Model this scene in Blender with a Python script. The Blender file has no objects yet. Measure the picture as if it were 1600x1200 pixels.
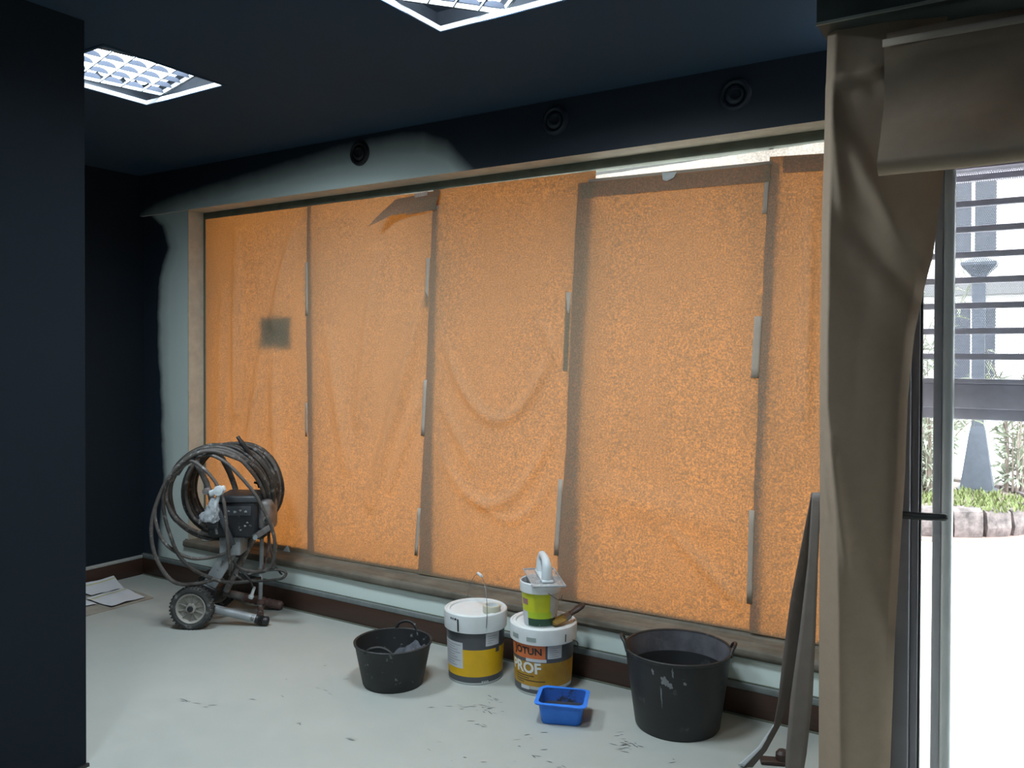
import bpy, bmesh, math, random
from mathutils import Vector, Matrix, noise
random.seed(7)
S = bpy.context.scene
C = S.collection
PI = math.pi

# ---------------------------------------------------------------- camera
cam_d = bpy.data.cameras.new('camera')
cam = bpy.data.objects.new('camera', cam_d); C.objects.link(cam)
ax = ((0.84489241, 0.53492509, 0.00345873), (0.00943008, -0.00842912, -0.99992001), (-0.53485315, 0.84485744, -0.01216609))  # right, down, forward
cx_, cd_, cf_ = (Vector(a) for a in ax)
cam.matrix_world = Matrix(((cx_.x, -cd_.x, -cf_.x, 0), (cx_.y, -cd_.y, -cf_.y, 0), (cx_.z, -cd_.z, -cf_.z, 1.6), (0, 0, 0, 1)))
cam_d.sensor_width = 36.0
cam_d.lens = 1303.0 / 1600.0 * 36.0
cam_d.shift_y = -31.0 / 1600.0
cam_d.clip_start = 0.05
S.camera = cam

# ---------------------------------------------------------------- sky and exposure
w = bpy.data.worlds.new('overcast_sky'); S.world = w
w.use_nodes = True
w.node_tree.nodes['Background'].inputs[0].default_value = (0.93, 0.97, 1.0, 1)
w.node_tree.nodes['Background'].inputs[1].default_value = 10.0
S.view_settings.view_transform = 'Standard'
S.view_settings.look = 'None'
S.view_settings.gamma = 1.0
S.view_settings.use_curve_mapping = False
S.view_settings.exposure = 0.0
LAMP_W = 58.0          # each pair of tubes in the two lights over the window side
LAMP_ROOM_W = 40.0     # the lights farther back in the room

# ---------------------------------------------------------------- helpers
def tag(o, label=None, cat=None, group=None, kind=None):
    if label: o['label'] = label
    if cat: o['category'] = cat
    if group: o['group'] = group
    if kind: o['kind'] = kind
    return o

def empty(name, loc=(0, 0, 0), rz=0.0, label=None, cat=None, group=None, kind=None):
    o = bpy.data.objects.new(name, None); C.objects.link(o)
    o.location = loc; o.rotation_euler = (0, 0, rz); o.empty_display_size = 0.05
    return tag(o, label, cat, group, kind)

def link(name, me, mats, parent=None):
    o = bpy.data.objects.new(name, me); C.objects.link(o)
    if not isinstance(mats, (list, tuple)): mats = [mats]
    if len(me.materials) == 0:
        for m in mats: me.materials.append(m)
    if parent: o.parent = parent
    return o

def from_bm(name, bm, mats, parent=None, smooth=False, angle=40, loc=None):
    bmesh.ops.recalc_face_normals(bm, faces=bm.faces)
    me = bpy.data.meshes.new(name)
    bm.to_mesh(me); bm.free()
    if smooth:
        me.polygons.foreach_set('use_smooth', [True] * len(me.polygons))
        me.set_sharp_from_angle(angle=math.radians(angle))
    o = link(name, me, mats, parent)
    if loc: o.location = loc
    return o

def add_box(bm, a, b, M=None, bevel=0.0, mi=0):
    r = bmesh.ops.create_cube(bm, size=1.0)
    vs = r['verts']
    for v in vs:
        v.co = Vector(((a[0] + b[0]) / 2 + v.co.x * (b[0] - a[0]), (a[1] + b[1]) / 2 + v.co.y * (b[1] - a[1]), (a[2] + b[2]) / 2 + v.co.z * (b[2] - a[2])))
    fs = set(f for v in vs for f in v.link_faces)
    for f in fs: f.material_index = mi
    if bevel > 0:
        es = list(set(e for v in vs for e in v.link_edges))
        r2 = bmesh.ops.bevel(bm, geom=es, offset=bevel, segments=2, affect='EDGES', profile=0.5)
        vs = list(set(v for f in r2['faces'] for v in f.verts) | set(v for v in vs if v.is_valid))
    if M is not None:
        bmesh.ops.transform(bm, matrix=M, verts=[v for v in vs if v.is_valid])
    return vs

def box(name, a, b, mat, parent=None, bevel=0.0, M=None):
    bm = bmesh.new(); add_box(bm, a, b, M, bevel)
    return from_bm(name, bm, mat, parent, smooth=bevel > 0, angle=50)

def add_lathe(bm, prof, n=40, cx=0, cy=0, cap0=False, cap1=False, mi=0, M=None):
    rings = []
    for (r, z) in prof:
        rings.append([bm.verts.new((cx + r * math.cos(2 * PI * k / n), cy + r * math.sin(2 * PI * k / n), z)) for k in range(n)])
    for i in range(len(rings) - 1):
        for k in range(n):
            f = bm.faces.new((rings[i][k], rings[i][(k + 1) % n], rings[i + 1][(k + 1) % n], rings[i + 1][k])); f.material_index = mi
    if cap0: bm.faces.new(rings[0][::-1]).material_index = mi
    if cap1: bm.faces.new(rings[-1]).material_index = mi
    if M is not None: bmesh.ops.transform(bm, matrix=M, verts=[v for r in rings for v in r])
    return rings

def lathe(name, prof, mat, parent=None, n=40, cap0=False, cap1=False, M=None, angle=35, loc=None):
    bm = bmesh.new(); add_lathe(bm, prof, n, cap0=cap0, cap1=cap1, M=M)
    return from_bm(name, bm, mat, parent, True, angle, loc)

def smooth_path(pts, sub=6, closed=False):
    P = [Vector(p) for p in pts]; n = len(P); out = []
    rng = n if closed else n - 1
    for i in range(rng):
        if closed: p0, p1, p2, p3 = P[(i - 1) % n], P[i], P[(i + 1) % n], P[(i + 2) % n]
        else: p0, p1, p2, p3 = P[max(i - 1, 0)], P[i], P[i + 1], P[min(i + 2, n - 1)]
        for k in range(sub):
            t = k / sub
            out.append(0.5 * ((2 * p1) + (p2 - p0) * t + (2 * p0 - 5 * p1 + 4 * p2 - p3) * t * t + (3 * p1 - p0 - 3 * p2 + p3) * t ** 3))
    if not closed: out.append(P[-1])
    return out

def add_tube(bm, path, r, n=8, closed=False, mi=0):
    N = len(path); rings = []; up = None
    for i in range(N):
        if closed: t = path[(i + 1) % N] - path[i - 1]
        else: t = path[min(i + 1, N - 1)] - path[max(i - 1, 0)]
        t.normalize()
        if up is None:
            up = Vector((0, 0, 1)) if abs(t.z) < 0.9 else Vector((1, 0, 0))
        up = (up - t * up.dot(t)).normalized(); b = t.cross(up)
        rr = r(i / max(N - 1, 1)) if callable(r) else r
        rings.append([bm.verts.new(path[i] + up * (rr * math.cos(2 * PI * k / n)) + b * (rr * math.sin(2 * PI * k / n))) for k in range(n)])
    for i in range(N if closed else N - 1):
        A, B = rings[i], rings[(i + 1) % N]
        for k in range(n):
            bm.faces.new((A[k], A[(k + 1) % n], B[(k + 1) % n], B[k])).material_index = mi
    if not closed:
        bm.faces.new(rings[0][::-1]).material_index = mi; bm.faces.new(rings[-1]).material_index = mi

def tube(name, pts, r, mat, parent=None, n=8, closed=False, sub=6, raw=False):
    bm = bmesh.new()
    add_tube(bm, [Vector(p) for p in pts] if raw else smooth_path(pts, sub, closed), r, n, closed)
    return from_bm(name, bm, mat, parent, True, 60)

def grid(name, nu, nv, fn, mat, parent=None, thick=0.0, smooth=True):
    bm = bmesh.new()
    V = [[bm.verts.new(fn(i / nu, j / nv)) for i in range(nu + 1)] for j in range(nv + 1)]
    for j in range(nv):
        for i in range(nu):
            bm.faces.new((V[j][i], V[j][i + 1], V[j + 1][i + 1], V[j + 1][i]))
    me = bpy.data.meshes.new(name); bm.to_mesh(me); bm.free()
    if smooth: me.polygons.foreach_set('use_smooth', [True] * len(me.polygons))
    o = link(name, me, mat, parent)
    if thick:
        m = o.modifiers.new('thickness', 'SOLIDIFY'); m.thickness = thick; m.offset = 0
    return o

def prism(name, poly, z0, z1, mat, parent=None):
    bm = bmesh.new()
    a = [bm.verts.new((x, y, z0)) for x, y in poly]; b = [bm.verts.new((x, y, z1)) for x, y in poly]
    bm.faces.new(a[::-1]); bm.faces.new(b)
    for i in range(len(poly)): bm.faces.new((a[i], a[(i + 1) % len(poly)], b[(i + 1) % len(poly)], b[i]))
    return from_bm(name, bm, mat, parent)

def lerp_tab(tab, t):
    if t <= tab[0][0]: return tab[0][1]
    for (a, va), (b, vb) in zip(tab, tab[1:]):
        if t <= b: return va + (vb - va) * (t - a) / (b - a)
    return tab[-1][1]

def nz(x, y, z, s=1.0): return noise.noise(Vector((x * s, y * s, z * s)))

# ---------------------------------------------------------------- materials
MATS = {}
class N:                                         # tiny node-graph helper
    def __init__(s, name):
        s.m = bpy.data.materials.new(name); s.m.use_nodes = True
        s.t = s.m.node_tree; s.b = s.t.nodes['Principled BSDF']; s.out = s.t.nodes['Material Output']
    def n(s, k, **kw):
        x = s.t.nodes.new(k)
        for a, v in kw.items(): setattr(x, a, v)
        return x
    def l(s, a, b): s.t.links.new(a, b)
    def coord(s): return s.n('ShaderNodeTexCoord').outputs['Object']
    def noise(s, scale, detail=4, rough=0.6, vec=None, stretch=None):
        x = s.n('ShaderNodeTexNoise'); x.inputs['Scale'].default_value = scale; x.inputs['Detail'].default_value = detail; x.inputs['Roughness'].default_value = rough
        v = vec or s.coord()
        if stretch:
            mp = s.n('ShaderNodeMapping'); mp.inputs['Scale'].default_value = stretch; s.l(v, mp.inputs[0]); v = mp.outputs[0]
        s.l(v, x.inputs['Vector']); return x.outputs['Fac']
    def ramp(s, fac, stops):
        r = s.n('ShaderNodeValToRGB'); e = r.color_ramp.elements
        while len(e) < len(stops): e.new(0.5)
        for i, (p, c) in enumerate(stops):
            e[i].position = p; e[i].color = (c, c, c, 1) if isinstance(c, (int, float)) else (c[0], c[1], c[2], 1)
        s.l(fac, r.inputs[0]); return r.outputs[0]
    def math(s, op, a, b=None, c=None, clamp=False):
        x = s.n('ShaderNodeMath', operation=op, use_clamp=clamp)
        for i, v in enumerate((a, b, c)):
            if v is None: continue
            if isinstance(v, (int, float)): x.inputs[i].default_value = v
            else: s.l(v, x.inputs[i])
        return x.outputs[0]
    def mix(s, f, a, b, mode='MIX'):
        x = s.n('ShaderNodeMix', data_type='RGBA', blend_type=mode)
        for sock, v in ((x.inputs[0], f), (x.inputs[6], a), (x.inputs[7], b)):
            if isinstance(v, (int, float)): sock.default_value = v
            elif isinstance(v, (tuple, list)): sock.default_value = (v[0], v[1], v[2], 1)
            else: s.l(v, sock)
        return x.outputs[2]
    def bump(s, h, st=0.2, dist=0.01):
        x = s.n('ShaderNodeBump'); x.inputs['Strength'].default_value = st; x.inputs['Distance'].default_value = dist
        s.l(h, x.inputs['Height']); s.l(x.outputs[0], s.b.inputs['Normal']); return x.outputs[0]

def plain(name, col, rough=0.6, metal=0.0, var=0.12, scale=14.0, dirt=None, dirt_scale=30.0, dirt_lo=0.58, dirt_hi=0.66, bump=0.0, spec=0.5):
    """colour with slow variation, optionally dried-paint / dirt specks"""
    if name in MATS: return MATS[name]
    g = N(name)
    f = g.noise(scale, 5)
    c = g.mix(g.ramp(f, [(0.3, 0.0), (0.7, 1.0)]), tuple(x * (1 - var) for x in col), tuple(min(1, x * (1 + var)) for x in col))
    if dirt:
        d = g.ramp(g.noise(dirt_scale, 6, 0.7), [(dirt_lo, 0.0), (dirt_hi, 1.0)])
        c = g.mix(d, c, dirt)
    g.l(c, g.b.inputs['Base Color'])
    g.b.inputs['Roughness'].default_value = rough; g.b.inputs['Metallic'].default_value = metal
    g.b.inputs['Specular IOR Level'].default_value = spec
    if bump: g.bump(g.noise(scale * 4, 4), bump, 0.004)
    MATS[name] = g.m
    return g.m

DARK = (0.0160, 0.0255, 0.0400)
PALE = (0.68, 0.775, 0.745)

def m_dark(name, a, b):
    g = N(name)
    f = g.noise(2.2, 4)
    g.l(g.mix(f, a, b), g.b.inputs['Base Color'])
    g.b.inputs['Specular IOR Level'].default_value = 0.12
    g.b.inputs['Roughness'].default_value = 0.85
    g.bump(g.noise(160, 3), 0.06, 0.002)
    return g.m
M_DARK = m_dark('dark_sprayed_paint', (0.0095, 0.0140, 0.0200), (0.0128, 0.0185, 0.0260))
M_NAVY = m_dark('navy_black_sprayed_paint', (0.0260, 0.0510, 0.0860), (0.0330, 0.0640, 0.1050))

def m_wall():        # pale wall with dark overspray coming in from the corner
    g = N('pale_wall_with_overspray')
    co = g.coord(); sp = g.n('ShaderNodeSeparateXYZ'); g.l(co, sp.inputs[0])
    zf = g.math('DIVIDE', sp.outputs[2], 2.6)
    edge = g.ramp(zf, [(0.0, 0.22), (0.07, 0.235), (0.16, 0.25), (0.28, 0.29), (0.45, 0.26), (0.72, 0.22), (0.82, 0.25), (0.90, 0.34), (0.96, 0.27), (1.0, 0.12)])
    d = g.math('SUBTRACT', g.math('ADD', sp.outputs[0], 5.48), edge)
    d = g.math('ADD', d, g.math('MULTIPLY', g.math('SUBTRACT', g.noise(5, 3), 0.5), 0.06))
    f = g.ramp(g.math('ADD', g.math('MULTIPLY', d, 6.0), 0.5), [(0.12, 0.0), (0.45, 0.75), (0.95, 1.0)])
    pale = g.mix(g.noise(3, 4), tuple(x * 0.93 for x in PALE), tuple(x * 1.05 for x in PALE))
    g.l(g.mix(f, DARK, pale), g.b.inputs['Base Color'])
    g.b.inputs['Roughness'].default_value = 0.55
    g.bump(g.noise(90, 3), 0.05, 0.002)
    return g.m
M_WALL = m_wall()

def m_bulk():        # bulkhead: dark paint above, unpainted patch low on the left
    g = N('bulkhead_half_sprayed_paint')
    co = g.coord(); sp = g.n('ShaderNodeSeparateXYZ'); g.l(co, sp.inputs[0])
    xf = g.math('DIVIDE', g.math('ADD', sp.outputs[0], 5.6), 5.0)
    thr = g.ramp(xf, [(0.0, 0.0), (0.06, 0.28), (0.13, 0.46), (0.28, 0.68), (0.40, 0.86), (0.47, 0.92), (0.54, 0.88), (0.575, 0.62), (0.610, 0.0), (1.0, 0.0)])
    zz = g.math('SUBTRACT', sp.outputs[2], 2.58)
    d = g.math('SUBTRACT', g.math('SUBTRACT', g.math('MULTIPLY', thr, 0.30), 0.05), zz)
    d = g.math('ADD', d, g.math('MULTIPLY', g.math('SUBTRACT', g.noise(4, 3), 0.5), 0.05))
    f = g.ramp(g.math('ADD', g.math('MULTIPLY', d, 5.0), 0.5), [(0.25, 0.0), (0.55, 0.45), (0.9, 0.95)])
    spk = g.ramp(g.noise(70, 1), [(0.80, 0.0), (0.82, 0.5)])
    c = g.mix(f, DARK, tuple(x * 0.95 for x in PALE))
    g.l(c, g.b.inputs['Base Color'])
    g.b.inputs['Roughness'].default_value = 0.6
    return g.m
M_BULK = m_bulk()
M_CREAM = plain('cream_plaster', (0.56, 0.54, 0.45), 0.7)
M_FRAME = plain('grey_green_masked_frame', (0.135, 0.15, 0.115), 0.7, scale=9, var=0.25)

def m_floor():
    g = N('pale_vinyl_floor')
    f = g.noise(1.3, 5)
    c = g.mix(g.ramp(f, [(0.3, 0.0), (0.7, 1.0)]), (0.355, 0.378, 0.356), (0.415, 0.425, 0.397))
    f2 = g.noise(9, 6, 0.7)
    c = g.mix(g.ramp(f2, [(0.35, 0.25), (0.6, 0.0)]), c, (0.34, 0.36, 0.34))
    sc = g.ramp(g.noise(7, 7, 0.75, stretch=(1, 6, 1)), [(0.70, 0.0), (0.76, 0.45)])
    c = g.mix(sc, c, (0.31, 0.33, 0.31))
    wh = g.ramp(g.noise(11, 6, 0.75, stretch=(5, 1, 1)), [(0.72, 0.0), (0.76, 0.6)])
    c = g.mix(wh, c, (0.56, 0.58, 0.545))
    g.l(c, g.b.inputs['Base Color'])
    g.l(g.ramp(f2, [(0.3, 0.42), (0.7, 0.6)]), g.b.inputs['Roughness'])
    g.bump(g.noise(60, 3), 0.04, 0.002)
    return g.m
M_FLOOR = m_floor()

def m_wood():
    g = N('dark_brown_wood')
    f = g.noise(6, 6, 0.65, stretch=(1.0, 1.0, 14.0))
    c = g.mix(f, (0.030, 0.015, 0.010), (0.075, 0.036, 0.024))
    g.l(c, g.b.inputs['Base Color']); g.b.inputs['Roughness'].default_value = 0.45
    return g.m
M_WOOD = m_wood()
M_STRIP = plain('grey_green_edging', (0.30, 0.345, 0.33), 0.5)

def m_kraft(name, refl, trans, grain=1.0):
    """kraft paper: diffuse reflection plus light passing through the fibres"""
    g = N(name)
    co = g.coord()
    fine = g.noise(135, 2, 0.6, co)
    cloud = g.noise(14, 4, 0.6, co)
    wide = g.noise(1.6, 3, 0.5, co)
    k = g.math('MULTIPLY', g.ramp(fine, [(0.30, 0.18), (0.50, 0.47), (0.68, 0.95)]), 2.0)
    k = g.math('ADD', g.math('MULTIPLY', g.math('SUBTRACT', k, 1.0), grain), 1.0)
    k = g.math('MULTIPLY', k, g.math('ADD', g.math('MULTIPLY', cloud, 0.30), 0.85))
    k = g.math('MULTIPLY', k, g.math('ADD', g.math('MULTIPLY', wide, 0.5), 0.75))
    tc = g.mix(1.0, trans, (1, 1, 1), 'MULTIPLY')
    vm = g.n('ShaderNodeVectorMath', operation='SCALE'); g.l(tc, vm.inputs[0]); g.l(k, vm.inputs['Scale'])
    d = g.n('ShaderNodeBsdfDiffuse'); t = g.n('ShaderNodeBsdfTranslucent'); a = g.n('ShaderNodeAddShader')
    rc = g.mix(g.noise(30, 4, 0.6, co), tuple(x * 0.9 for x in refl), tuple(x * 1.1 for x in refl))
    g.l(rc, d.inputs[0]); g.l(vm.outputs[0], t.inputs[0])
    g.l(d.outputs[0], a.inputs[0]); g.l(t.outputs[0], a.inputs[1]); g.l(a.outputs[0], g.out.inputs[0])
    bp = g.n('ShaderNodeBump'); bp.inputs['Strength'].default_value = 0.25; bp.inputs['Distance'].default_value = 0.003
    g.l(cloud, bp.inputs['Height']); g.l(bp.outputs[0], d.inputs['Normal'])
    return g.m
K_REFL = (0.245, 0.20, 0.14)
M_KRAFT = m_kraft('kraft_paper', K_REFL, (0.128, 0.0415, 0.0072))
M_KRAFT_WALL = m_kraft('kraft_paper_curtain', (0.31, 0.245, 0.185), (0.02, 0.008, 0.003), 0.3)
M_SILLPAPER = plain('crumpled_masking_paper', (0.135, 0.118, 0.092), 0.75, var=0.3, scale=7, bump=0.3)
M_FILM = m_kraft('pale_thin_paper', (0.42, 0.39, 0.36), (0.50, 0.43, 0.385), 0.5)
M_TAPE = m_kraft('masking_tape', (0.45, 0.38, 0.315), (0.045, 0.025, 0.013), 0.2)

def m_glass(name, tint=(0.95, 0.98, 0.97), f=0.06):
    g = N(name)
    tr = g.n('ShaderNodeBsdfTransparent'); tr.inputs[0].default_value = (*tint, 1)
    gl = g.n('ShaderNodeBsdfGlossy'); gl.inputs['Roughness'].default_value = 0.02
    mx = g.n('ShaderNodeMixShader'); mx.inputs[0].default_value = f
    g.l(tr.outputs[0], mx.inputs[1]); g.l(gl.outputs[0], mx.inputs[2]); g.l(mx.outputs[0], g.out.inputs[0])
    return g.m
M_GLASS = m_glass('clear_glass')
def m_acryl():
    g = N('scuffed_clear_acrylic')
    tr = g.n('ShaderNodeBsdfTransparent'); tr.inputs[0].default_value = (0.93, 0.92, 0.91, 1)
    g.b.inputs['Base Color'].default_value = (0.62, 0.63, 0.64, 1); g.b.inputs['Roughness'].default_value = 0.15
    mx = g.n('ShaderNodeMixShader'); g.l(g.ramp(g.noise(18, 5), [(0.3, 0.22), (0.7, 0.5)]), mx.inputs[0])
    g.l(tr.outputs[0], mx.inputs[1]); g.l(g.b.outputs[0], mx.inputs[2]); g.l(mx.outputs[0], g.out.inputs[0])
    return g.m
M_ACRYL = m_acryl()

def m_perf():
    g = N('perforated_slat_metal')
    sp = g.n('ShaderNodeSeparateXYZ'); g.l(g.coord(), sp.inputs[0])
    p = 0.0062
    v = g.math('DIVIDE', sp.outputs[2], p * 0.866)
    row = g.math('FLOOR', v)
    u = g.math('ADD', g.math('DIVIDE', sp.outputs[0], p), g.math('MULTIPLY', row, 0.5))
    fu = g.math('SUBTRACT', g.math('FRACT', u), 0.5); fv = g.math('MULTIPLY', g.math('SUBTRACT', g.math('FRACT', v), 0.5), 0.866)
    r = g.math('SQRT', g.math('ADD', g.math('MULTIPLY', fu, fu), g.math('MULTIPLY', fv, fv)))
    hole = g.math('LESS_THAN', r, 0.385)
    tr = g.n('ShaderNodeBsdfTransparent'); mx = g.n('ShaderNodeMixShader')
    g.b.inputs['Base Color'].default_value = (0.42, 0.40, 0.46, 1); g.b.inputs['Roughness'].default_value = 0.6
    g.l(hole, mx.inputs[0]); g.l(g.b.outputs[0], mx.inputs[1]); g.l(tr.outputs[0], mx.inputs[2]); g.l(mx.outputs[0], g.out.inputs[0])
    return g.m
M_PERF = m_perf()
M_RIB = plain('grey_violet_shutter_metal', (0.62, 0.58, 0.71), 0.55)
M_ALU = plain('grey_aluminium_profile', (0.48, 0.49, 0.50), 0.35, metal=0.1, var=0.05)
M_ALUD = plain('dark_grey_aluminium', (0.26, 0.25, 0.28), 0.4, metal=0.0, var=0.06)
M_BLACKP = plain('black_plastic', (0.018, 0.018, 0.02), 0.45)
M_RUBBER = plain('black_rubber_with_paint_drips', (0.016, 0.017, 0.018), 0.55, dirt=(0.15, 0.165, 0.17), dirt_scale=30, dirt_lo=0.63, dirt_hi=0.66)
M_RUBBER2 = plain('black_rubber_with_dusty_streaks', (0.017, 0.0175, 0.019), 0.5, dirt=(0.085, 0.09, 0.10), dirt_scale=13, dirt_lo=0.60, dirt_hi=0.74)
M_SLUDGE = plain('dried_grey_plaster', (0.060, 0.064, 0.078), 0.75, var=0.35, scale=22, dirt=(0.16, 0.17, 0.20), dirt_scale=18, dirt_lo=0.60, dirt_hi=0.70, bump=0.4)
M_BLACKPAINT = plain('wet_black_paint', (0.008, 0.008, 0.010), 0.25)
M_WHITEP = plain('white_bucket_plastic', (0.66, 0.69, 0.70), 0.4, var=0.05, dirt=(0.03, 0.03, 0.035), dirt_scale=26, dirt_lo=0.715, dirt_hi=0.73)
M_GREYP = plain('slate_grey_print', (0.075, 0.080, 0.090), 0.4, var=0.06)
M_YEL = plain('golden_yellow_print', (0.72, 0.42, 0.006), 0.4, var=0.06)
M_OCH = plain('dirty_ochre_print', (0.40, 0.215, 0.018), 0.45, var=0.25, scale=8)
M_ORANGE = plain('orange_red_print', (0.62, 0.155, 0.045), 0.45)
M_INK = plain('black_ink', (0.02, 0.018, 0.018), 0.5)
M_PALEINK = plain('white_ink', (0.70, 0.70, 0.66), 0.5, var=0.03)
M_LABEL = plain('white_paper_label', (0.55, 0.57, 0.60), 0.6, var=0.06)
M_LINE = plain('grey_text_lines', (0.27, 0.28, 0.31), 0.6)
M_LIME = plain('lime_yellow_print', (0.56, 0.58, 0.015), 0.4, var=0.06)
M_LIME2 = plain('lime_green_print', (0.42, 0.56, 0.02), 0.4, var=0.06)
M_DGREEN = plain('dark_green_print', (0.018, 0.06, 0.035), 0.45, dirt=(0.4, 0.42, 0.4), dirt_scale=40, dirt_lo=0.66, dirt_hi=0.7)
M_BLUE = plain('blue_plastic', (0.026, 0.205, 0.80), 0.4, var=0.10)
M_BLUEIN = plain('blue_plastic_with_dried_paint', (0.028, 0.10, 0.40), 0.45, dirt=(0.03, 0.035, 0.05), dirt_scale=12, dirt_lo=0.52, dirt_hi=0.60)
M_MUD = plain('dark_drying_paint', (0.035, 0.037, 0.045), 0.35, var=0.3, scale=16)
M_WIRE = plain('steel_wire', (0.16, 0.16, 0.17), 0.4, metal=0.7)
M_CLEARTAPE = plain('clear_packing_tape_roll', (0.52, 0.50, 0.40), 0.35)
M_HANDLE = plain('pale_grey_handle_plastic', (0.60, 0.65, 0.68), 0.45, var=0.07)
M_BRISTLE = plain('paint_clogged_bristles', (0.26, 0.16, 0.03), 0.8, var=0.5, scale=40)
M_BRUSHH = plain('dark_brown_brush_handle', (0.045, 0.024, 0.018), 0.5)
M_HOSE = plain('paint_spattered_hose', (0.038, 0.034, 0.031), 0.55, var=0.3, scale=20, dirt=(0.22, 0.21, 0.20), dirt_scale=22, dirt_lo=0.55, dirt_hi=0.66)
M_HOSEL = plain('dusty_grey_hose', (0.095, 0.085, 0.080), 0.6, var=0.25, scale=20, dirt=(0.30, 0.29, 0.28), dirt_scale=25, dirt_lo=0.56, dirt_hi=0.66)
M_CABLE = plain('black_cable', (0.028, 0.024, 0.024), 0.5, dirt=(0.16, 0.15, 0.14), dirt_scale=30, dirt_lo=0.6, dirt_hi=0.68)
M_MOTOR = plain('black_motor_cover', (0.018, 0.019, 0.023), 0.4, dirt=(0.22, 0.23, 0.25), dirt_scale=26, dirt_lo=0.64, dirt_hi=0.68)
M_MOTORTOP = plain('dusty_dark_plastic', (0.055, 0.06, 0.07), 0.5, var=0.25)
M_STEELP = plain('paint_dusted_steel', (0.33, 0.36, 0.38), 0.5, metal=0.2, var=0.2, scale=10, dirt=(0.12, 0.11, 0.10), dirt_scale=20, dirt_lo=0.58, dirt_hi=0.68)
M_STEELB = plain('paint_crusted_tube', (0.16, 0.15, 0.145), 0.6, var=0.4, scale=22, dirt=(0.40, 0.41, 0.43), dirt_scale=18, dirt_lo=0.56, dirt_hi=0.64)
M_PUMP = plain('cast_grey_pump_metal', (0.20, 0.185, 0.18), 0.5, metal=0.3, var=0.4, scale=18)
M_TYRE = plain('dusty_tyre_rubber', (0.045, 0.045, 0.045), 0.75, var=0.25, dirt=(0.20, 0.20, 0.195), dirt_scale=26, dirt_lo=0.57, dirt_hi=0.66)
M_HUB = plain('beige_grey_wheel_hub', (0.33, 0.315, 0.285), 0.6, var=0.15, scale=10)
M_HUBD = plain('wheel_hub_recess', (0.26, 0.245, 0.22), 0.65, var=0.15)
M_RUST = plain('reddish_paint_crust', (0.13, 0.075, 0.065), 0.7, var=0.5, scale=30, dirt=(0.32, 0.30, 0.29), dirt_scale=30, dirt_lo=0.58, dirt_hi=0.66)
M_BAG = plain('crumpled_plastic_film', (0.34, 0.365, 0.39), 0.3, var=0.3, scale=25)
M_CARD = plain('brown_cardboard', (0.30, 0.27, 0.225), 0.8, var=0.15)
M_CARDD = plain('dark_brown_paper_strip', (0.115, 0.092, 0.080), 0.7, var=0.12)
M_PAPERW = plain('white_paper', (0.62, 0.645, 0.68), 0.6, var=0.03)
M_PAPERY = plain('yellow_paper_edge', (0.52, 0.50, 0.22), 0.6)
M_WHITEMETAL = plain('white_enamel', (0.75, 0.77, 0.78), 0.4, var=0.03, dirt=(0.02, 0.02, 0.03), dirt_scale=30, dirt_lo=0.70, dirt_hi=0.72)
M_TRAY = plain('dull_tray_metal', (0.10, 0.12, 0.15), 0.6)
M_BLADE = plain('louvre_aluminium', (0.0125, 0.0142, 0.0190), 0.9, var=0.05, spec=0.0)
M_RAILG = plain('louvre_rail_grey', (0.10, 0.11, 0.12), 0.9, spec=0.0)
def m_tube():
    g = N('glowing_fluorescent_tube')
    g.b.inputs['Base Color'].default_value = (0.8, 0.8, 0.8, 1); g.b.inputs['Emission Color'].default_value = (0.86, 0.95, 1.0, 1); g.b.inputs['Emission Strength'].default_value = 5.0
    return g.m
M_TUBE = m_tube()
M_CONC = plain('outdoor_white_paving', (0.62, 0.61, 0.60), 0.85, var=0.05, scale=3)
M_PINKP = plain('pinkish_paving_edge', (0.36, 0.24, 0.21), 0.85, var=0.15)
M_STONE = plain('rough_pink_grey_stone', (0.155, 0.125, 0.125), 0.85, var=0.55, scale=14, bump=0.8)
M_MORTAR = plain('dark_joint', (0.07, 0.06, 0.055), 0.9)
M_GRASS = plain('green_groundcover', (0.16, 0.19, 0.07), 0.8, var=0.4, scale=20)
M_LEAF = plain('grey_green_leaf', (0.27, 0.29, 0.22), 0.6, var=0.45, scale=6)
M_STEM = plain('brown_stem', (0.24, 0.19, 0.165), 0.8)
M_POST = plain('blue_grey_post_paint', (0.085, 0.095, 0.125), 0.5)
M_FAC = plain('pale_rendered_facade', (0.62, 0.60, 0.60), 0.9, var=0.05, scale=1)
M_FACD = plain('grey_facade_band', (0.17, 0.165, 0.175), 0.9, var=0.1, scale=1)
M_WIN = plain('dark_far_window', (0.05, 0.055, 0.075), 0.3)

# ---------------------------------------------------------------- the room
XL, YW, ZC = -5.48, 3.67, 2.87          # left wall, window wall, ceiling
XR, YB = 2.6, -2.6
XD, YD = -0.57, 2.72                    # corner pillar beside the door
L1, L2 = (-3.578, 2.320), (-1.710, 2.338)
LB = [(-1.710, 0.30)]
def struct(o): o['kind'] = 'structure'; return o

struct(box('floor', (XL - 0.2, YB - 0.2, -0.12), (XR + 0.2, 3.95, 0.0), M_FLOOR))

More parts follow.
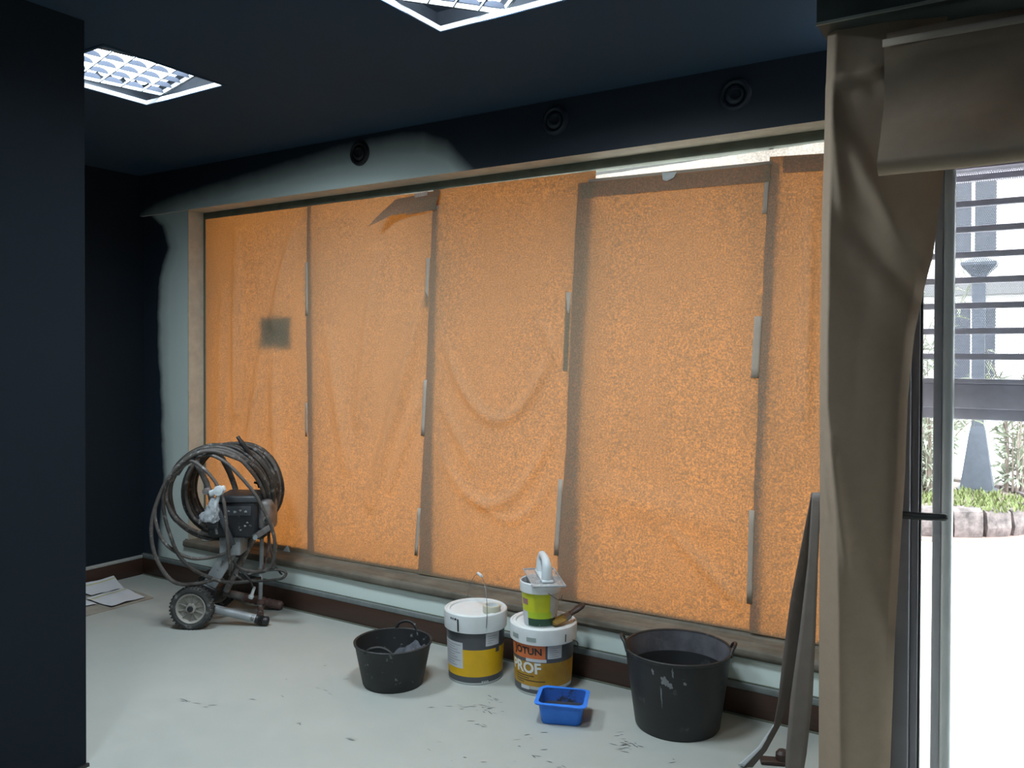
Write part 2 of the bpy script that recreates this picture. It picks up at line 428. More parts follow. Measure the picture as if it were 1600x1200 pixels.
def ceiling():
    bm = bmesh.new()
    holes = [(c[0], c[1]) for c in [L1, L2] + LB]
    xs = sorted(set([XL - 0.2, XR + 0.2] + [round(h[0] + d, 4) for h in holes for d in (-0.3, 0.3)]))
    ys = sorted(set([YB - 0.2, 3.95] + [round(h[1] + d, 4) for h in holes for d in (-0.3, 0.3)]))
    for i in range(len(xs) - 1):
        for j in range(len(ys) - 1):
            mx, my = (xs[i] + xs[i + 1]) / 2, (ys[j] + ys[j + 1]) / 2
            if any(abs(mx - h[0]) < 0.299 and abs(my - h[1]) < 0.299 for h in holes): continue
            add_box(bm, (xs[i], ys[j], ZC), (xs[i + 1], ys[j + 1], ZC + 0.012))
    bmesh.ops.remove_doubles(bm, verts=bm.verts, dist=1e-4)
    return from_bm('ceiling', bm, M_NAVY)
struct(ceiling())
struct(box('trim_roof_slab', (XL - 0.2, YB - 0.2, 3.05), (XR + 0.2, 3.95, 3.15), M_DARK)).name = 'trim_4'
struct(box('wall_left', (XL - 0.2, YB - 0.2, 0), (XL, 3.95, 3.05), M_DARK))
struct(box('wall_back', (XL, YB - 0.2, 0), (XR, YB, 3.05), M_DARK))
struct(box('wall_right', (XR, YB - 0.2, 0), (XR + 0.2, 3.2, 3.05), M_DARK))
struct(box('wall_near', (-3.24, YB, 0), (-3.103, 1.832, ZC), M_DARK))
struct(box('baseboard_near', (-3.103, YB, 0.0), (-3.091, 1.838, 0.012), M_BLACKP))

def window_wall():
    bm = bmesh.new()
    add_box(bm, (XL, YW, 0), (-4.965, 3.95, 2.60))
    add_box(bm, (-4.965, YW, 0), (XD - 0.0, 3.95, 0.285))
    add_box(bm, (-0.66, YW, 0.285), (XD, 3.95, 2.60))
    for f in bm.faces:                       # the side reveals were left cream
        n = f.normal; c = f.calc_center_median()
        if abs(n.x) > 0.9 and c.x > -5.0 and c.z > 0.3: f.material_index = 1
    return from_bm('wall_window', bm, [M_WALL, M_CREAM])
o = window_wall(); struct(o)

def bulkhead():
    bm = bmesh.new(); add_box(bm, (XL, 3.645, 2.58), (XD + 0.05, 3.95, 3.05))
    for f in bm.faces:
        if f.normal.z < -0.9: f.material_index = 1
    return from_bm('wall_bulkhead', bm, [M_BULK, M_CREAM])
struct(bulkhead())
# thin lit lip along the cream edge of the reveal
struct(box('trim_1', (-4.965, 3.664, 0.31), (-4.957, 3.672, 2.58), M_CREAM))

# corner pillar, side return and door head
struct(box('wall_pillar', (XD, 2.80, 0), (-0.43, 3.95, 2.60), M_CREAM))
def fascia():
    bm = bmesh.new(); add_box(bm, (XD - 0.012, 2.64, 2.60), (XR, 2.98, 2.87))
    return from_bm('wall_door_head', bm, plain('green_grey_sprayed_head', (0.035, 0.047, 0.043), 0.6, var=0.4, scale=4))
struct(fascia())
struct(box('trim_2', (XD - 0.014, 2.634, 2.598), (XR, 2.642, 2.606), plain('pale_edge_bead', (0.20, 0.22, 0.19), 0.6)))
struct(box('wall_door_lintel', (-0.43, 2.86, 2.215), (XR, 2.98, 2.60), plain('brown_lintel', (0.10, 0.085, 0.075), 0.7)))
struct(box('wall_door_side', (1.6, 2.80, 0), (XR, 2.98, 2.60), M_CREAM))

# baseboards: dark wood with a grey strip on top
bb = empty('baseboard_window'); struct(bb)
box('wood_board', (XL, 3.652, 0.0), (XD, YW, 0.118), M_WOOD, bb, 0.002)
box('top_strip', (XL, 3.650, 0.118), (XD, YW, 0.146), plain('weathered_grey_edging', (0.165, 0.185, 0.185), 0.6, var=0.2), bb, 0.003)
box('shadow_line', (XL, 3.664, 0.146), (XD, YW, 0.151), M_FRAME, bb)  # dark line painted in for the shade above the strip
box('floor_bead', (XL + 0.02, 3.646, 0.0), (XD, 3.652, 0.007), M_FRAME, bb)
bb = empty('baseboard_left'); struct(bb)
box('wood_board', (XL, YB, 0.0), (XL + 0.018, 3.652, 0.118), M_WOOD, bb, 0.002)
box('top_strip', (XL, YB, 0.118), (XL + 0.022, 3.648, 0.140), plain('pale_grey_dusty_edging', (0.33, 0.34, 0.33), 0.6), bb, 0.003)

# ---------------------------------------------------------------- window with frame and panes behind the paper
win = empty('window_1'); struct(win)
x0, x1, z0, z1 = -4.965, -0.66, 0.30, 2.58
bm = bmesh.new()
add_box(bm, (x0, 3.79, z1 - 0.045), (x1, 3.86, z1), None, 0.003)
add_box(bm, (x0, 3.81, z0), (x1, 3.86, z0 + 0.04), None, 0.003)
add_box(bm, (x0, 3.79, z0 + 0.04), (x0 + 0.022, 3.86, z1 - 0.045), None, 0.003)
add_box(bm, (x1 - 0.04, 3.81, z0 + 0.04), (x1, 3.86, z1 - 0.045), None, 0.003)
from_bm('frame', bm, M_FRAME, win, True, 50)
mull = [(-3.912, 0.024), (-2.930, 0.024), (-1.975, 0.030), (-1.040, 0.024)]
for xm, wm in mull:
    box('mullion', (xm - wm / 2, 3.835, z0 + 0.04), (xm + wm / 2, 3.87, z1 - 0.045), M_ALUD, win, 0.003)
ed = [(x0, 0)] + mull + [(x1, 0)]
for a, b in zip(ed, ed[1:]):
    box('pane', (a[0] + a[1] / 2 + 0.001, 3.845, z0 + 0.041), (b[0] - b[1] / 2 - 0.001, 3.851, z1 - 0.046), M_GLASS, win)
sq = box('notice_plate', (-4.385, 3.812, 1.625), (-4.100, 3.816, 1.83), M_BLACKP)
tag(sq, 'dark square plate showing through the leftmost orange paper sheet', 'plate')

# sill wrapped in masking paper
sill = empty('window_sill'); sill.name = 'trim_3'; struct(sill)
box('sill_board', (-4.99, 3.652, 0.262), (XD, 3.82, 0.290), M_CREAM, sill, 0.004)
def sill_fn(u, v):
    x = -5.0 + u * (XD + 5.0)
    prof = [(0.0, (3.806, 0.345)), (0.12, (3.800, 0.315)), (0.3, (3.76, 0.309)), (0.62, (3.67, 0.305)), (0.74, (3.648, 0.299)), (0.86, (3.645, 0.270)), (1.0, (3.660, 0.256))]
    y = lerp_tab([(a, b[0]) for a, b in prof], v); z = lerp_tab([(a, b[1]) for a, b in prof], v)
    n = nz(x * 1.0, v * 5, 0.3, 2.0) * 0.007 + nz(x * 0.5, v * 14, 4.0, 3) * 0.005 + nz(x, v * 6, 4.0, 9) * 0.003
    if 0.05 < v < 0.98: z += n; y -= abs(n) * 0.3
    z += 0.010 * nz(x, 0, 9, 1.1) * (1 if v < 0.1 else 0)
    return Vector((x, y, z))
grid('masking_wrap', 320, 26, sill_fn, M_SILLPAPER, sill)

# ---------------------------------------------------------------- paper sheets over the window
def fold(x, z, lines):
    d = 0.0
    for (xa, za, xb, zb, wd, amp) in lines:
        t = max(0.0, min(1.0, ((x - xa) * (xb - xa) + (z - za) * (zb - za)) / ((xb - xa) ** 2 + (zb - za) ** 2)))
        px, pz = xa + t * (xb - xa), za + t * (zb - za)
        q = math.hypot(x - px, z - pz) / wd
        if q < 3: d += amp * math.exp(-q * q) * math.sin(PI * (0.15 + 0.7 * t))
    return d

def sag(x, z, curves):
    """rounded swags: (x left, z left, x right, z right, dip, width, amplitude)"""
    d = 0.0
    for (xa, za, xb, zb, dip, wd, amp) in curves:
        t = (x - xa) / (xb - xa)
        if t <= 0 or t >= 1: continue
        zc = za + (zb - za) * t - dip * 4 * t * (1 - t)
        sl = ((zb - za) - dip * 4 * (1 - 2 * t)) / (xb - xa)
        q = (z - zc) / math.sqrt(1 + sl * sl) / wd
        if abs(q) < 3: d += amp * math.exp(-q * q) * min(1.0, 6 * t, 6 * (1 - t)) * (0.75 + 0.35 * nz(x, z, amp * 50, 4))
    return d

SL = {1: [(0.30, -3.945), (1.04, -3.938), (1.81, -3.955), (2.55, -3.945)],
      2: [(0.30, -3.045), (0.7, -3.027), (1.24, -2.995), (1.79, -2.973), (2.55, -2.935)],
      3: [(0.30, -2.120), (0.55, -2.116), (1.11, -2.070), (1.78, -2.043), (2.55, -2.005)],
      4: [(0.30, -1.110), (1.03, -1.091), (1.76, -1.068), (2.55, -1.030)]}
SR = {1: [(0.30, -3.880), (1.04, -3.892), (1.81, -3.905), (2.55, -3.915)],
      2: [(0.30, -2.935), (1.24, -2.933), (1.79, -2.916), (2.55, -2.890)],
      3: [(0.30, -2.005), (1.28, -1.975), (1.94, -1.935), (2.55, -1.905)],
      4: [(0.30, -1.064), (1.03, -1.052), (1.76, -1.015), (2.55, -0.978)]}
def sheet(idx, left, right, top, bot, folds, label, seed, swags=()):
    t = empty('paper_sheet', ((lerp_tab(left, 1) + lerp_tab(right, 1)) / 2, 3.80, 0.31), 0, label, 'paper sheet', 'brown paper sheets taped over the window')
    ox, oy, oz = t.location
    def fn(u, v):
        zb = bot(u); zt = top(u); z = zb + v * (zt - zb)
        a, b = lerp_tab(left, z), lerp_tab(right, z)
        a += 0.006 * nz(seed, z, 0, 3.1)
        x = a + u * (b - a)
        y = 3.7925 + 0.0075 * u                                   # left edge laps over the neighbour
        env = min(1, v / 0.08) * min(1, (1 - v) / 0.06) * min(1, u / 0.10) * min(1, (1 - u) / 0.10)
        y -= env * (0.006 + 0.008 * nz(x, z * 0.45, seed, 1.9) + 1.5 * fold(x, z, folds) + sag(x, z, swags))
        return Vector((x - ox, y - oy, z - oz))
    grid('sheet', 70, 120, fn, M_KRAFT, t)
    return t
lvl = lambda a, b: (lambda u: a + (b - a) * u)
s1 = sheet(1, [(0, -4.952), (3, -4.952)], SR[1], lvl(2.545, 2.54), lvl(0.318, 0.318),
      [(-4.6, 2.4, -4.62, 1.2, 0.04, 0.026), (-4.35, 1.6, -4.55, 0.6, 0.05, 0.022), (-4.05, 2.4, -4.25, 1.8, 0.05, 0.028), (-4.25, 1.6, -4.2, 0.5, 0.05, 0.02), (-4.75, 2.0, -4.8, 0.6, 0.05, 0.018)],
      'leftmost orange backlit paper sheet, with the dark square behind it', 1.3)
s2 = sheet(2, SL[1], SR[2], lvl(2.54, 2.53), lvl(0.318, 0.322),
      [(-3.35, 2.2, -3.5, 1.2, 0.05, 0.022), (-3.0, 1.9, -3.4, 0.7, 0.05, 0.026), (-3.75, 1.7, -3.6, 0.9, 0.05, 0.018), (-3.05, 1.3, -3.25, 0.8, 0.03, 0.016)],
      'second orange paper sheet from the left, with a torn flap at its top', 4.1)
s3 = sheet(3, SL[2], SR[3], lvl(2.535, 2.53), lvl(0.322, 0.326),
      [(-2.86, 1.3, -2.66, 0.98, 0.03, 0.012), (-2.2, 1.75, -2.12, 1.55, 0.02, 0.012)],
      'middle orange paper sheet, sagging in curved folds, above the paint pails', 7.7,
      [(-2.93, 1.85, -2.09, 1.75, 0.56, 0.030, 0.028), (-2.95, 1.15, -2.10, 1.28, 0.44, 0.028, 0.026), (-2.70, 0.92, -2.12, 1.0, 0.26, 0.022, 0.014)])
s4 = sheet(4, SL[3], SR[4], lvl(2.475, 2.456), lvl(0.326, 0.33),
      [(-1.5, 0.75, -1.12, 0.42, 0.03, 0.014), (-1.9, 0.9, -1.2, 0.8, 0.08, 0.012)],
      'wide smooth orange paper sheet ending below the bright gap, above the large tub', 9.2)
s5 = sheet(5, SL[4], [(0, -0.672), (3, -0.672)], lvl(2.490, 2.470), lvl(0.33, 0.33),
      [(-0.85, 2.3, -0.87, 1.3, 0.03, 0.016)],
      'rightmost narrow orange paper sheet beside the hanging curtain paper', 12.5)
# folded double hem along the top of sheets four and five
for s, xa, xb, za, zb, dz in ((s4, -1.985, -1.03, 2.470, 2.452, 0.075), (s5, -0.975, -0.675, 2.484, 2.468, 0.075)):
    ox, oy, oz = s.location
    grid('folded_hem', 20, 4, lambda u, v: Vector((xa + u * (xb - xa) - ox, 3.789 - oy, za + (zb - za) * u - dz * (1 - v) - oz)), M_KRAFT, s)

def strip(name, pts, wdt, mat, label, cat, group=None, y=3.7905, horiz=False, jag=0.0):
    """narrow ribbon of tape; pts = (x, z) down its middle"""
    t = len(pts) - 1
    def fn(u, v):
        i = min(int(v * t), t - 1); f = v * t - i
        x = pts[i][0] + (pts[i + 1][0] - pts[i][0]) * f; z = pts[i][1] + (pts[i + 1][1] - pts[i][1]) * f
        o = (u - 0.5) * wdt
        j = jag * nz(u * 3, v * 9, pts[0][0], 3)
        return Vector((x + (0 if horiz else o) + j, y - 0.0004 * math.sin(PI * u), z + (o if horiz else 0) + j))
    o = grid(name, 3, max(6, 6 * t), fn, mat, None, 0.0002)
    tag(o, label, cat, group)
    return o
TG = 'tape strips along the paper seams'
for pts, wd, lab in (
    ([(-3.952, 2.18), (-3.948, 1.84)], 0.022, 'pale tape strip high on the first seam, right of the dark square'),
    ([(-3.953, 1.285), (-3.951, 1.07)], 0.020, 'pale tape strip halfway down the first seam from the left'),
    ([(-2.970, 2.15), (-2.986, 1.865)], 0.026, 'topmost pale tape strip on the second seam, below the torn flap'),
    ([(-2.990, 1.45), (-3.010, 1.125)], 0.026, 'middle pale tape strip of the three on the second seam'),
    ([(-3.033, 0.705), (-3.056, 0.425)], 0.024, 'lowest pale tape strip of the three on the second seam'),
    ([(-2.056, 1.92), (-2.074, 1.51)], 0.030, 'upper pale tape strip on the wide third seam'),
    ([(-2.098, 0.95), (-2.124, 0.55)], 0.028, 'lower pale tape strip on the third seam, above the white float handle'),
    ([(-1.042, 2.445), (-1.055, 2.235)], 0.022, 'narrow tape strip at the very top of the fourth seam'),
    ([(-1.080, 1.775), (-1.094, 1.495)], 0.036, 'broad pale tape strip in the upper half of the fourth seam'),
    ([(-1.103, 0.892), (-1.112, 0.462)], 0.026, 'long tape strip low on the fourth seam, above the large tub')):
    strip('tape_strip', pts, wd, M_TAPE, lab, 'tape', TG)
strip('tape_strip', [(-1.945, 2.480), (-1.02, 2.462)], 0.016, M_TAPE, 'long horizontal tape strip under the bright gap at the window top', 'tape', horiz=True)
# the pale strip of thin paper that closes the gap
def film(u, v):
    x = -1.925 + u * 1.25
    zb = 2.435; zt = 2.505 + 0.022 * min(1, u * 1.2)
    return Vector((x, 3.8035, zb + v * (zt - zb) + 0.002 * nz(u, 0, 3, 12)))
tag(grid('paper_strip', 40, 5, film, M_FILM), 'bright white strip of thin paper at the top right of the window', 'paper strip')
# torn tape scraps
def scrap(name, poly, y, mat, label, cat, bulge=0.006):
    bm = bmesh.new()
    cxm = sum(p[0] for p in poly) / len(poly); czm = sum(p[1] for p in poly) / len(poly)
    ring = [bm.verts.new((p[0], y - 0.001, p[1])) for p in poly]
    mid = [bm.verts.new(((p[0] + cxm) / 2, y - bulge, (p[1] + czm) / 2)) for p in poly]
    c = bm.verts.new((cxm, y - bulge * 1.2, czm)); n = len(poly)
    for i in range(n):
        bm.faces.new((ring[i], ring[(i + 1) % n], mid[(i + 1) % n], mid[i])); bm.faces.new((mid[i], mid[(i + 1) % n], c))
    me = bpy.data.meshes.new(name); bm.to_mesh(me); bm.free()
    o = link(name, me, mat); m = o.modifiers.new('thickness', 'SOLIDIFY'); m.thickness = 0.0006
    return tag(o, label, cat)
scrap('tape_scrap', [(-1.545, 2.475), (-1.47, 2.470), (-1.485, 2.445), (-1.52, 2.432), (-1.540, 2.440)], 3.784, M_WHITEP, 'small torn white tape scrap hanging below the bright gap', 'tape')
scrap('paper_chip', [(-4.17, 0.300), (-4.085, 0.297), (-4.115, 0.352), (-4.125, 0.350)], 3.788, M_WHITEP, 'small white torn triangle on the sill under the leftmost sheet', 'paper scrap', 0.003)
# flap torn loose at the top of sheet two
def flap():
    t = empty('torn_paper_flap', (-3.07, 3.77, 2.45), 0, 'torn paper flap folded out at the top of the second sheet', 'paper flap')
    ox, oy, oz = t.location
    A = [(-3.215, 2.505), (-3.10, 2.515), (-2.98, 2.522), (-2.875, 2.525)]           # upper edge
    B = [(-3.355, 2.345), (-3.20, 2.405), (-3.05, 2.412), (-2.912, 2.42)]            # lower torn edge
    ya = [3.782, 3.786, 3.786, 3.786]; yb = [3.70, 3.735, 3.765, 3.782]
    def fn(u, v):
        k = min(int(u * 3), 2); f = u * 3 - k
        g = lambda P, j: P[k][j] + (P[k + 1][j] - P[k][j]) * f
        y0 = ya[k] + (ya[k + 1] - ya[k]) * f; y1 = yb[k] + (yb[k + 1] - yb[k]) * f
        x = g(A, 0) + (g(B, 0) - g(A, 0)) * v; z = g(A, 1) + (g(B, 1) - g(A, 1)) * v
        y = y0 + (y1 - y0) * v ** 1.4 - 0.012 * math.sin(PI * v)
        return Vector((x - ox, y - oy, z - oz + 0.004 * nz(u, v, 2, 5)))
    grid('flap', 24, 10, fn, M_KRAFT, t)
    def tp(u, v):
        x = -3.12 + 0.23 * u; z = 2.402 + 0.022 * v + 0.018 * u
        return Vector((x - ox, 3.772 + 0.012 * u - 0.003 * v - oy, z - oz))
    grid('clear_tape', 10, 3, tp, M_ACRYL, t)
flap()
strip('tape_strip', [(-3.06, 2.512), (-2.965, 2.517)], 0.024, M_FILM, 'short bright tape piece right above the torn paper flap', 'tape', y=3.776, horiz=True)

# ---------------------------------------------------------------- ceiling luminaires
def luminaire(c, rot, label, watts=LAMP_W):
    t = empty('ceiling_luminaire', (c[0], c[1], ZC), 0, label, 'ceiling light', 'square louvred ceiling lights')
    bm = bmesh.new()
    for a, b in (((-0.312, -0.312), (0.312, -0.296)), ((-0.312, 0.296), (0.312, 0.312)), ((-0.312, -0.296), (-0.296, 0.296)), ((0.296, -0.296), (0.312, 0.296))):
        add_box(bm, (a[0], a[1], -0.004), (b[0], b[1], -0.001))
    from_bm('flange', bm, M_NAVY, t)
    bm = bmesh.new()
    for a, b in (((-0.299, -0.299), (0.299, -0.294)), ((-0.299, 0.294), (0.299, 0.299)), ((-0.299, -0.294), (-0.294, 0.294)), ((0.294, -0.294), (0.299, 0.294))):
        add_box(bm, (a[0], a[1], -0.001), (b[0], b[1], 0.019))
    from_bm('frame_liner', bm, M_WHITEMETAL, t)
    bm = bmesh.new()
    add_box(bm, (-0.38, -0.38, 0.115), (0.38, 0.38, 0.125))
    for a, b in (((-0.38, -0.38), (0.38, -0.37)), ((-0.38, 0.37), (0.38, 0.38)), ((-0.38, -0.37), (-0.37, 0.37)), ((0.37, -0.37), (0.38, 0.37))):
        add_box(bm, (a[0], a[1], 0.014), (b[0], b[1], 0.115))
    from_bm('housing', bm, M_TRAY, t)
    bm = bmesh.new(); h = 0.25
    for a, b in (((-h, -h), (h, -h + 0.012)), ((-h, h - 0.012), (h, h)), ((-h, -h + 0.012), (-h + 0.012, h - 0.012)), ((h - 0.012, -h + 0.012), (h, h - 0.012))):
        add_box(bm, (a[0], a[1], 0.004), (b[0], b[1], 0.022))
    lo = from_bm('louvre', bm, M_RAILG, t)
    lo.rotation_euler = (0, 0, math.radians(rot)); lo.location = (0, 0, 0.021)
    # arched cross blades in five rows
    def blade_mesh():
        bm = bmesh.new(); pts = [(-0.044, 0.0)] + [(-0.040 * math.cos(PI * k / 10), 0.003 + 0.022 * math.sin(PI * k / 10)) for k in range(11)] + [(0.044, 0.0)]
        a = [bm.verts.new((-0.0012, y, z)) for y, z in pts]; b = [bm.verts.new((0.0012, y, z)) for y, z in pts]
        bm.faces.new(a); bm.faces.new(b[::-1]); n = len(pts)
        for i in range(n): bm.faces.new((a[i], a[(i + 1) % n], b[(i + 1) % n], b[i]))
        bmesh.ops.recalc_face_normals(bm, faces=bm.faces)
        me = bpy.data.meshes.new('cross_blade'); bm.to_mesh(me); bm.free(); return me
    me = bpy.data.meshes.get('cross_blade') or blade_mesh()
    for i in range(5):
        for j in range(5):
            o = link('cross_blade', me, M_BLADE, lo); o.location = (-0.19 + 0.105 * i, -0.196 + 0.098 * j, 0.004)
    rm = bpy.data.meshes.get('rail_strip')
    if rm is None:
        bm = bmesh.new(); add_box(bm, (-0.24, -0.0025, 0.002), (0.24, 0.0025, 0.012)); rm = bpy.data.meshes.new('rail_strip'); bm.to_mesh(rm); bm.free()
    for j in range(6):
        o = link('rail', rm, M_RAILG, lo); o.location = (0, -0.245 + 0.098 * j, 0)
    tm = bpy.data.meshes.get('fluorescent_tube')
    if tm is None:
        bm = bmesh.new(); add_tube(bm, [Vector((-0.235, 0, 0)), Vector((0, 0, 0)), Vector((0.235, 0, 0))], 0.030, 12); bmesh.ops.recalc_face_normals(bm, faces=bm.faces)
        tm = bpy.data.meshes.new('fluorescent_tube'); bm.to_mesh(tm); bm.free()
    for j in range(8):
        o = link('fluorescent_tube', tm, M_TUBE, lo); o.location = (0, -0.207 + 0.0591 * j, 0.066)
    ld = bpy.data.lights.new('fluorescent_tubes', 'AREA'); ld.shape = 'SQUARE'; ld.size = 0.47; ld.energy = watts; ld.color = (0.80, 0.93, 1.0)
    lg = bpy.data.objects.new('fluorescent_tubes', ld); C.objects.link(lg); lg.parent = t
    lg.location = (0, 0, 0.056); lg.rotation_euler = (0, 0, math.radians(rot))
    return t
luminaire(L1, -14, 'square ceiling light partly hidden by the dark near wall')
luminaire(L2, -39, 'bright square ceiling light cut by the top of the picture')
luminaire(LB[0], 0, 'square ceiling light further back in the room, behind the window-side lights', LAMP_ROOM_W)

# ---------------------------------------------------------------- round air nozzles in the bulkhead
M_BULKD = plain('bulkhead_black_overspray', DARK, 0.6, var=0.05)
def nozzle(x, z, label, mat):
    t = empty('air_nozzle', (x, 3.645, z), 0, label, 'air nozzle', 'round air nozzles in the bulkhead')
    Rx = Matrix.Rotation(PI / 2, 4, 'X')         # lathe axis z -> -y (into the room)
    lathe('ring', [(0.045, 0.004), (0.048, 0.014), (0.058, 0.020), (0.068, 0.014), (0.072, 0.0)], mat, t, 36, M=Rx)
    lathe('ball', [(0.046, 0.0), (0.042, 0.014), (0.034, 0.022), (0.026, 0.024), (0.024, 0.010), (0.012, 0.008), (0.001, 0.009)], mat, t, 30, M=Rx @ Matrix.Rotation(0.25, 4, 'Y'))
nozzle(-3.36, 2.765, 'round black air nozzle above the second paper sheet, edge of pale patch', M_BLACKP)
nozzle(-2.055, 2.765, 'round air nozzle painted over, above the third paper seam', M_BULKD)
nozzle(-1.145, 2.745, 'round air nozzle painted over, rightmost on the dark bulkhead', M_BULKD)

# ---------------------------------------------------------------- paint pails
CAM = Vector((0, 0))
def face_ang(x, y): return math.atan2(-y, -x)        # bearing of the room's open side, where the labels face
def wrap(name, parent, rfun, a0, a1, z0, z1, mat, nu=16, nv=3, off=0.0006):
    """printed patch lying on the conical pail wall, angles in degrees about the pail axis"""
    def fn(u, v):
        z = z0 + v * (z1 - z0); a = math.radians(a0 + u * (a1 - a0)); r = rfun(z) + off
        return Vector((r * math.cos(a), r * math.sin(a), z))
    return grid(name, nu, nv, fn, mat, parent)
def wrap_text(name, parent, rfun, txt, a_left, z_base, height, mat, width=None, off=0.0012, track=1.0, outline=0.0):
    cu = bpy.data.curves.new('lettering', 'FONT'); cu.body = txt; cu.size = 1.0; cu.space_character = track; cu.offset = outline; cu.resolution_u = 3
    ob = bpy.data.objects.new('lettering', cu); C.objects.link(ob)
    dg = bpy.context.evaluated_depsgraph_get(); me = bpy.data.meshes.new_from_object(ob.evaluated_get(dg))
    bpy.data.objects.remove(ob)
    bm = bmesh.new(); bm.from_mesh(me); bpy.data.meshes.remove(me)
    bmesh.ops.triangulate(bm, faces=bm.faces)
    long = [e for e in bm.edges if e.calc_length() > 0.15]
    bmesh.ops.subdivide_edges(bm, edges=long, cuts=2)
    xs = [v.co.x for v in bm.verts]; ys = [v.co.y for v in bm.verts]
    lo, hi, yb, yt = min(xs), max(xs), min(ys), max(ys)
    sy = height / (yt - yb); sx = (width / (hi - lo)) if width else sy
    for v in bm.verts:
        z = z_base + (v.co.y - yb) * sy; r = rfun(z) + off
        a = math.radians(a_left) + (v.co.x - lo) * sx / r
        v.co = Vector((r * math.cos(a), r * math.sin(a), z))
    me = bpy.data.meshes.new(name); bm.to_mesh(me); bm.free(); me.materials.clear()
    return link(name, me, mat, parent)
def cone(r0, r1, h): return lambda z: r0 + (r1 - r0) * z / h
def pail(x, y, r0, r1, h, skirt, rl, label):
    """body, skirted lid; the empty is turned so angle 0 faces into the room"""
    t = empty('paint_pail', (x, y, 0), face_ang(x, y), label, 'paint pail', 'large paint pails')
    lathe('body', [(0.001, 0.004), (r0 - 0.01, 0.004), (r0 - 0.004, 0.0), (r0, 0.006), (r1, skirt + 0.03)], M_WHITEP, t, 56)
    lathe('lid', [(rl - 0.006, skirt + 0.002), (rl, skirt), (rl + 0.003, h - 0.016), (rl + 0.001, h - 0.004), (rl - 0.004, h), (rl - 0.010, h), (rl - 0.014, h - 0.004),
                  (rl - 0.018, h - 0.001), (rl - 0.026, h - 0.001), (rl - 0.030, h - 0.009), (0.05, h - 0.009), (0.001, h - 0.009)], M_WHITEP, t, 56)
    return t
# pail one
p1 = pail(-2.362, 3.401, 0.1325, 0.146, 0.342, 0.256, 0.155, 'white-lidded paint pail with yellow and grey bands, tape roll on its lid')
R1 = cone(0.1325, 0.146, 0.286)
wrap('grey_band', p1, R1, -95, 95, 0.172, 0.262, M_GREYP, 48)
wrap('yellow_band', p1, R1, -95, 95, 0.040, 0.172, M_YEL, 48)
wrap('grey_band', p1, R1, -95, 95, 0.012, 0.040, M_GREYP, 48)
lb = wrap('text_label', p1, R1, -86, -26, 0.078, 0.205, M_LABEL, 20, off=0.0012)
for k in range(9):
    a1 = -30 - (k * 37 % 22); wrap('text_line', lb, R1, -80, a1, 0.190 - 0.0125 * k, 0.193 - 0.0125 * k, M_LINE, 10, 1, 0.0017)
lb = wrap('sticker', p1, R1, 20, 52, 0.188, 0.250, M_LABEL, 10, off=0.0012)
for k in range(4): wrap('text_line', lb, R1, 24, 46 - k * 4, 0.234 - 0.011 * k, 0.2365 - 0.011 * k, M_LINE, 6, 1, 0.0017)
wrap('dark_square_mark', p1, R1, 44, 54, 0.150, 0.190, M_GREYP, 6, off=0.0010)
for a in (13, 17, 21, 25): wrap('white_tick', p1, R1, a, a + 2, 0.006, 0.020, M_WHITEP, 2, 1, 0.0014)
wrap('black_paint_drip', p1, lambda z: 0.1565 + 0.003 * (z - 0.256) / 0.07, -34, -31, 0.262, 0.322, M_INK, 3, 3, 0.001)
for a, b in ((-50, -47), (-45, -42.5), (-40.5, -36)): wrap('black_paint_drip', p1, lambda z: 0.158, a, b, 0.316, 0.324, M_INK, 3, 2, 0.001)
def bail(parent, r, zl, h, lean, a, gripped=True):
    bl = []
    ca, sa = math.cos(a), math.sin(a)
    for k in range(13):
        t = PI * k / 12; u = r * math.cos(t); v = h * math.sin(t)
        if k == 0 or k == 12: v = 0
        bl.append((u * ca - v * lean * sa, u * sa + v * lean * ca, zl + v * math.sqrt(max(0.0, 1 - lean * lean))))
    o = tube('bail_wire', bl, 0.0017, M_WIRE, parent, 6, sub=3)
    if gripped:
        m = Vector(bl[6]); d = (Vector(bl[7]) - Vector(bl[5])).normalized() * 0.030
        tube('grip', [m - d, m - d * 0.3, m + d * 0.3, m + d], 0.0075, M_WHITEP, o, 10, sub=2)
    return o
bail(p1, 0.164, 0.285, 0.215, 0.10, math.radians(18))
# tape roll standing on the lid
tr = empty('tape_roll', (-2.262, 3.395, 0.333), 0, 'roll of clear packing tape lying on the white pail lid', 'tape roll')
lathe('tape', [(0.034, 0.0), (0.043, 0.0), (0.044, 0.002), (0.044, 0.034), (0.043, 0.036), (0.034, 0.036), (0.034, 0.0)], M_CLEARTAPE, tr, 40)
lathe('core', [(0.0315, 0.0), (0.034, 0.0), (0.034, 0.0365), (0.0315, 0.0365), (0.0315, 0.0)], M_WHITEP, tr, 40)

# pail two
H2 = 0.322
p2 = pail(-2.012, 3.469, 0.1345, 0.149, H2, 0.246, 0.160, 'paint pail lettered in orange and yellow, with a small bucket on its lid')
R2 = cone(0.1345, 0.149, 0.276)
wrap('grey_band', p2, R2, -95, 95, 0.160, 0.252, M_GREYP, 48)
wrap('ochre_band', p2, R2, -95, 95, 0.046, 0.160, M_OCH, 48)
wrap('grey_band', p2, R2, -95, -30, 0.012, 0.046, M_GREYP, 24)
wrap('grey_band', p2, R2, -30, 95, 0.012, 0.030, M_GREYP, 30)
og = wrap('orange_panel', p2, R2, -76, 4, 0.176, 0.246, M_ORANGE, 24, off=0.0010)
wrap_text('lettering', og, R2, 'JOTUN', -64, 0.186, 0.044, M_INK, 0.158, 0.0020, outline=0.028)
wrap('pale_smear', p2, R2, -34, 6, 0.163, 0.178, M_LABEL, 12, off=0.0015)
